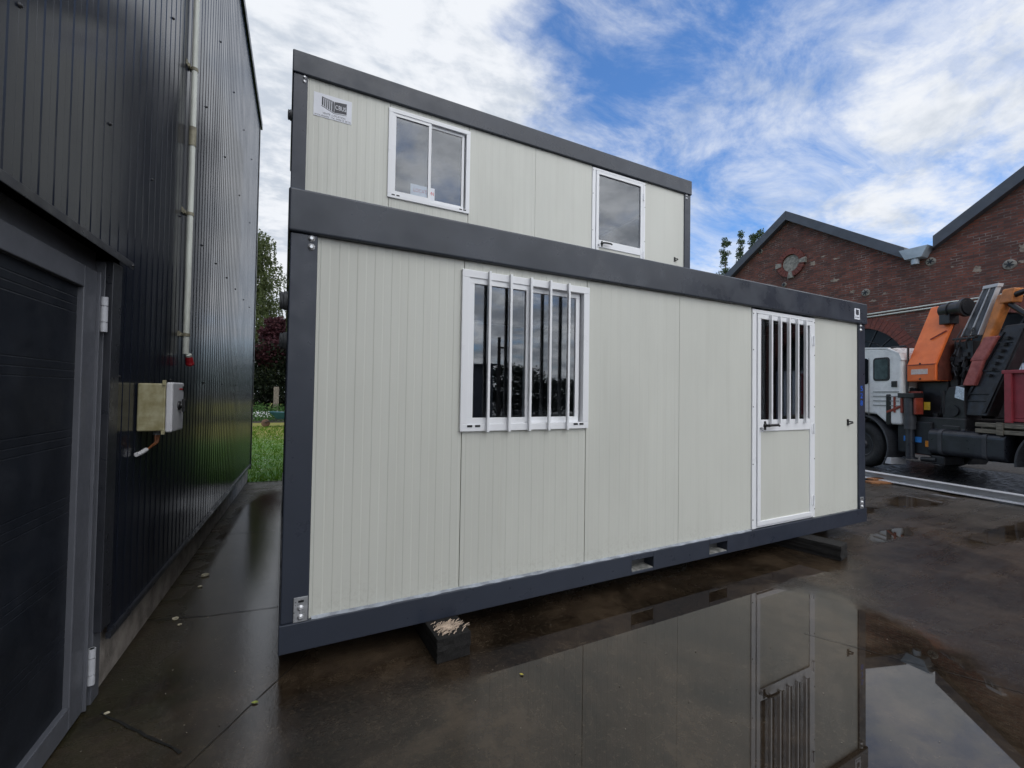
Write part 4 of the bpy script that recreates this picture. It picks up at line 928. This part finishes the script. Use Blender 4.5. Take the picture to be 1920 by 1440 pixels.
def leanbar(b, a, c, th, dy=0.0):
    (xa0, xa1, z0), (xb0, xb1, z1) = a, c; ya, yb = leany(z0)+dy, leany(z1)+dy
    b.hexa([(xa0, ya, z0), (xa1, ya, z0), (xa1, ya-th, z0), (xa0, ya-th, z0)], [(xb0, yb, z1), (xb1, yb, z1), (xb1, yb-th, z1), (xb0, yb-th, z1)]); return b
def lp(a, c, f): return a+(c-a)*f
SB, ST = (-1.80, -2.10, 2.80), (-2.10, -2.32, 3.68)       # the stacked extension booms, foot and head
def sub(f0, f1): return (lp(SB[0], SB[1], f0), lp(SB[0], SB[1], f1), SB[2]), (lp(ST[0], ST[1], f0), lp(ST[0], ST[1], f1), ST[2])
b = MB(); leanbar(b, *sub(.06, .45), .14); leanbar(b, *sub(.55, .92), .14); b.build('extension_boom', crane2_m, TR, .012)
b = MB(); leanbar(b, *sub(-.01, .055), .10, .01); leanbar(b, *sub(.46, .54), .10, .01); leanbar(b, *sub(.93, 1.0), .10, .01); leanbar(b, (-2.09, -2.33, 3.66), (-2.10, -2.34, 3.72), .12, .02); b.build('boom_edge', beamg_m, TR, .004)
b = MB(); leanbar(b, (-2.12, -2.24, 2.52), (-2.34, -2.50, 3.50), .18, .02); leanbar(b, (-2.38, -2.58, 3.32), (-2.42, -2.60, 3.58), .22, .03); b.build('boom_side', mat('boom_amber', (.55, .19, .045), .45, .2, 6), TR, .02)
b = MB(); leanbar(b, (-1.94, -2.14, 1.84), (-2.06, -2.26, 2.32), .16, .04); leanbar(b, (-2.02, -2.26, 2.30), (-2.22, -2.44, 2.74), .18, .045); b.build('boom_link', pink_m, TR, .02)
b = MB(); leanbar(b, (-1.80, -2.34, 1.28), (-2.46, -2.80, 2.92), .24, -.04); arm = b.build('lower_arm', crane_m, TR, .02)
b = MB(); leanbar(b, (-2.26, -2.32, 1.34), (-2.70, -2.76, 2.84), .03, -.015); leanbar(b, (-1.88, -1.93, 1.4), (-2.44, -2.48, 2.80), .03, -.015)
for z in (1.55, 1.68, 2.1, 2.6):
    k = (z-1.34)/1.5; leanbar(b, (-1.92-.5*k, -2.28-.42*k, z), (-1.93-.5*k, -2.29-.42*k, z+.03), .02, -.018)
b.build('arm_ribs', chassis_m, arm, .004)
b = MB(); b.box(-1.96, -1.62, -.9, -.45, 1.75, 2.70); b.box(-2.02, -1.70, -.6, -.36, 2.36, 2.70)
b.tube([(-1.66, -.42, 1.75), (-1.74, -.44, 2.55)], .05, 10); b.tube([(-1.82, -.38, 1.85), (-1.90, -.42, 2.75)], .035, 10)
for i in range(8):
    x = random.uniform(-1.98, -1.62); z = random.uniform(1.8, 2.3)
    b.tube([(x, -.44, z), (x+random.uniform(-.12, .12), -.30+random.uniform(-.08, .04), z+.18), (x+random.uniform(-.12, .08), -.34, z+.34), (x+random.uniform(-.1, .1), -.46, z+random.uniform(.35, .6))], random.uniform(.008, .015), 6)
for i in range(14):
    x, z = random.uniform(-1.95, -1.65), random.uniform(1.85, 2.6); w_ = random.uniform(.03, .08); b.box(x-w_, x+w_*.8, -.46, random.uniform(-.40, -.31), z-w_*.7, z+w_)
b.build('hydraulics', crane_m, TR, .006)
b = MB()
for k in range(7):
    z = 2.0+k*.11; x = -2.62+.0*k-.33*((z-1.9)/1.0)+.33; b.box(x-.03, x+.03, leany(z)-.03, leany(z)+.02, z, z+.05)
for k in range(5):
    x = -1.52-.08*k; b.tube([(x, -.30, 1.22), (x-.02, -.24, 1.40), (x-.03, -.30, 1.62), (x-.05, -.42, 1.95)], .012, 6)
b.tube([(-1.62, -.22, 1.30), (-1.62, -.20, 1.75)], .035, 10); b.tube([(-1.46, -.26, 1.0), (-1.46, -.22, 1.30)], .045, 10); b.build('control_levers', chassis_m, TR)
b = MB(); b.box(-2.10, -1.72, -.36, -.28, 2.735, 2.77)
for x in (-1.76, -1.84, -1.95): b.tube([(x, -.32, 2.55), (x-.02, -.27, 2.68), (x-.05, -.30, 2.80), (x-.06, -.38, 2.95)], .012, 6)
b.tube([(-2.55, -.5, 3.45), (-2.75, -.5, 3.50), (-2.95, -.5, 3.25), (-3.1, -.5, 2.6)], .055, 10); b.tube([(-2.5, -.5, 3.3), (-2.7, -.5, 3.1), (-2.9, -.5, 2.9)], .045, 10); b.build('hoses', black_m, TR, .006)
b = MB(); b.hexa([(-2.62, -.8, 2.9), (-3.15, -.8, 2.7), (-3.15, -.95, 2.7), (-2.62, -.95, 2.9)], [(-2.58, -.8, 3.35), (-3.05, -.8, 3.2), (-3.05, -.95, 3.2), (-2.58, -.95, 3.35)]); b.build('grab_head', crane_m, TR, .02)
b = MB(); b.box(-1.42, -1.30, -.148, -.143, 1.36, 1.52); b.build('label_plate', yellow_m, TR)
b = MB(); b.box(-1.68, -1.50, -.348, -.343, 1.50, 1.54); b.build('label_plate', yellow_m, TR)
b = MB(); b.lathe([(.09, 0), (.09, .05)], (-.95, -.52, 1.72), (0, 1, 0), 14); b.build('motor_cap', ored_m, TR)
# red skip on the bed
bpy.context.view_layer.update(); MT = TR.matrix_world.copy()
SK = empty('red_skip', MT @ Vector((-2.74, -.06, 1.172)), math.pi/2-HD); tag(SK, 'faded red ribbed steel skip standing on the truck bed', 'skip')
b = MB(); b.box(-3.2, 0, -2.2, -2.14, .10, .92); b.box(-3.2, 0, -.06, 0, .10, .88); b.box(-.06, 0, -2.14, -.06, .10, .92); b.box(-3.2, -3.14, -2.14, -.06, .10, .9); b.box(-3.2, 0, -2.2, 0, .04, .10); b.build('tub', skip_m, SK, .01)
b = MB(); b.box(-3.24, .03, -.03, .045, .86, .92); b.box(-3.24, .03, -2.25, -2.17, .88, .94)
for i in range(7): x = -.06-i*.5; b.box(x-.05, x+.05, .0005, .05, .02, .86)
for i in range(6): b.box(-3.1, -.30, .0005, .020, .16+i*.085, .195+i*.085)
b.build('ribs', skip_m, SK, .008)

# ------------------------------------------------------------------ steel channel on the ground
a0, a1 = Vector((10.42, 3.30, 0)), Vector((9.72, -1.5, 0)); d = (a1-a0).normalized(); ln = (a1-a0).length
BE = empty('steel_channel', a0, math.atan2(d.y, d.x)); tag(BE, 'long white and grey steel channel lying beside the truck', 'steel beam')
b = MB(); b.prism([(.0, .052), (.012, .052), (.012, .165), (.0, .165)], lambda u, v, t: (t, -u, v), 0, ln); b.box(0, ln, -.16, -.012, .155, .165); b.build('web', beamg_m, BE, .001)
b = MB(); b.box(0, ln, -.16, .030, .030, .052); b.box(0, ln, .020, .0302, .0525, .098); b.build('flange', beamw_m, BE, .001)
b = MB(); b.box(4.40, 4.46, .0005, .036, .020, .168); b.build('rust_clip', rust_m, BE, .004)
def wood(x, y, rz, l, w, h, z, label):
    b = MB(); b.box(-l/2, l/2, -w/2, w/2, 0, h); o = b.build('wood_offcut', plank_m, None, .004, (x, y, z)); o.rotation_euler.z = rz; tag(o, label, 'wood', 'offcuts under the steel channel')
wood(9.86, 1.50, R(-25), .42, .16, .035, .0005, 'lower orange wood offcut half under the steel channel')
wood(10.02, 1.62, R(-8), .30, .12, .028, .037, 'upper reddish offcut lying on the other one under the channel')

# ------------------------------------------------------------------ what the window panes mirror: the far side of the yard
sh = empty('storage_barn', (12.3, -23.9, 0), 0); tag(sh, 'pale low barn across the yard, mirrored in the lower window', 'barn')
b = MB(); b.hexa([(-11, -9, 0), (0, -9, 0), (0, 0, 0), (-11, 0, 0)], [(-11, -9, 2.7), (0, -9, 3.4), (0, 0, 3.4), (-11, 0, 2.7)]); b.build('wall', mat('barn_wall', (.20, .21, .23), .7, .15, 2), sh)
b = MB(); b.hexa([(-11.2, -9.2, 2.70), (.2, -9.2, 3.41), (.2, .2, 3.41), (-11.2, .2, 2.70)], [(-11.2, -9.2, 2.84), (.2, -9.2, 3.55), (.2, .2, 3.55), (-11.2, .2, 2.84)]); b.build('roof', roof_m, sh)
hedge((15.0, -26, 0), 4.8, 1.8, 3.4, 'taller dark hedge beside the pale barn across the yard, mirrored in the window')
hedge((21.2, -27, 0), 7.5, 1.8, 2.6, 'lower dark hedge farther from the pale barn across the yard, mirrored in the window')
up = empty('utility_pole', (11.3, -20.9, 0)); tag(up, 'slim dark pole with a side arm across the yard, mirrored in the lower window', 'pole')
b = MB(); b.tube([(0, 0, 0), (0, 0, 4.9)], [.13, .09], 10); b.build('pole', bark_m, up)
b = MB(); b.box(-.1, .55, -.05, .05, 4.25, 4.34); b.lathe([(.05, 0), (.07, .10), (.03, .16)], (.45, 0, 4.34), (0, 0, 1), 10); b.build('crossarm', bark_m, up)
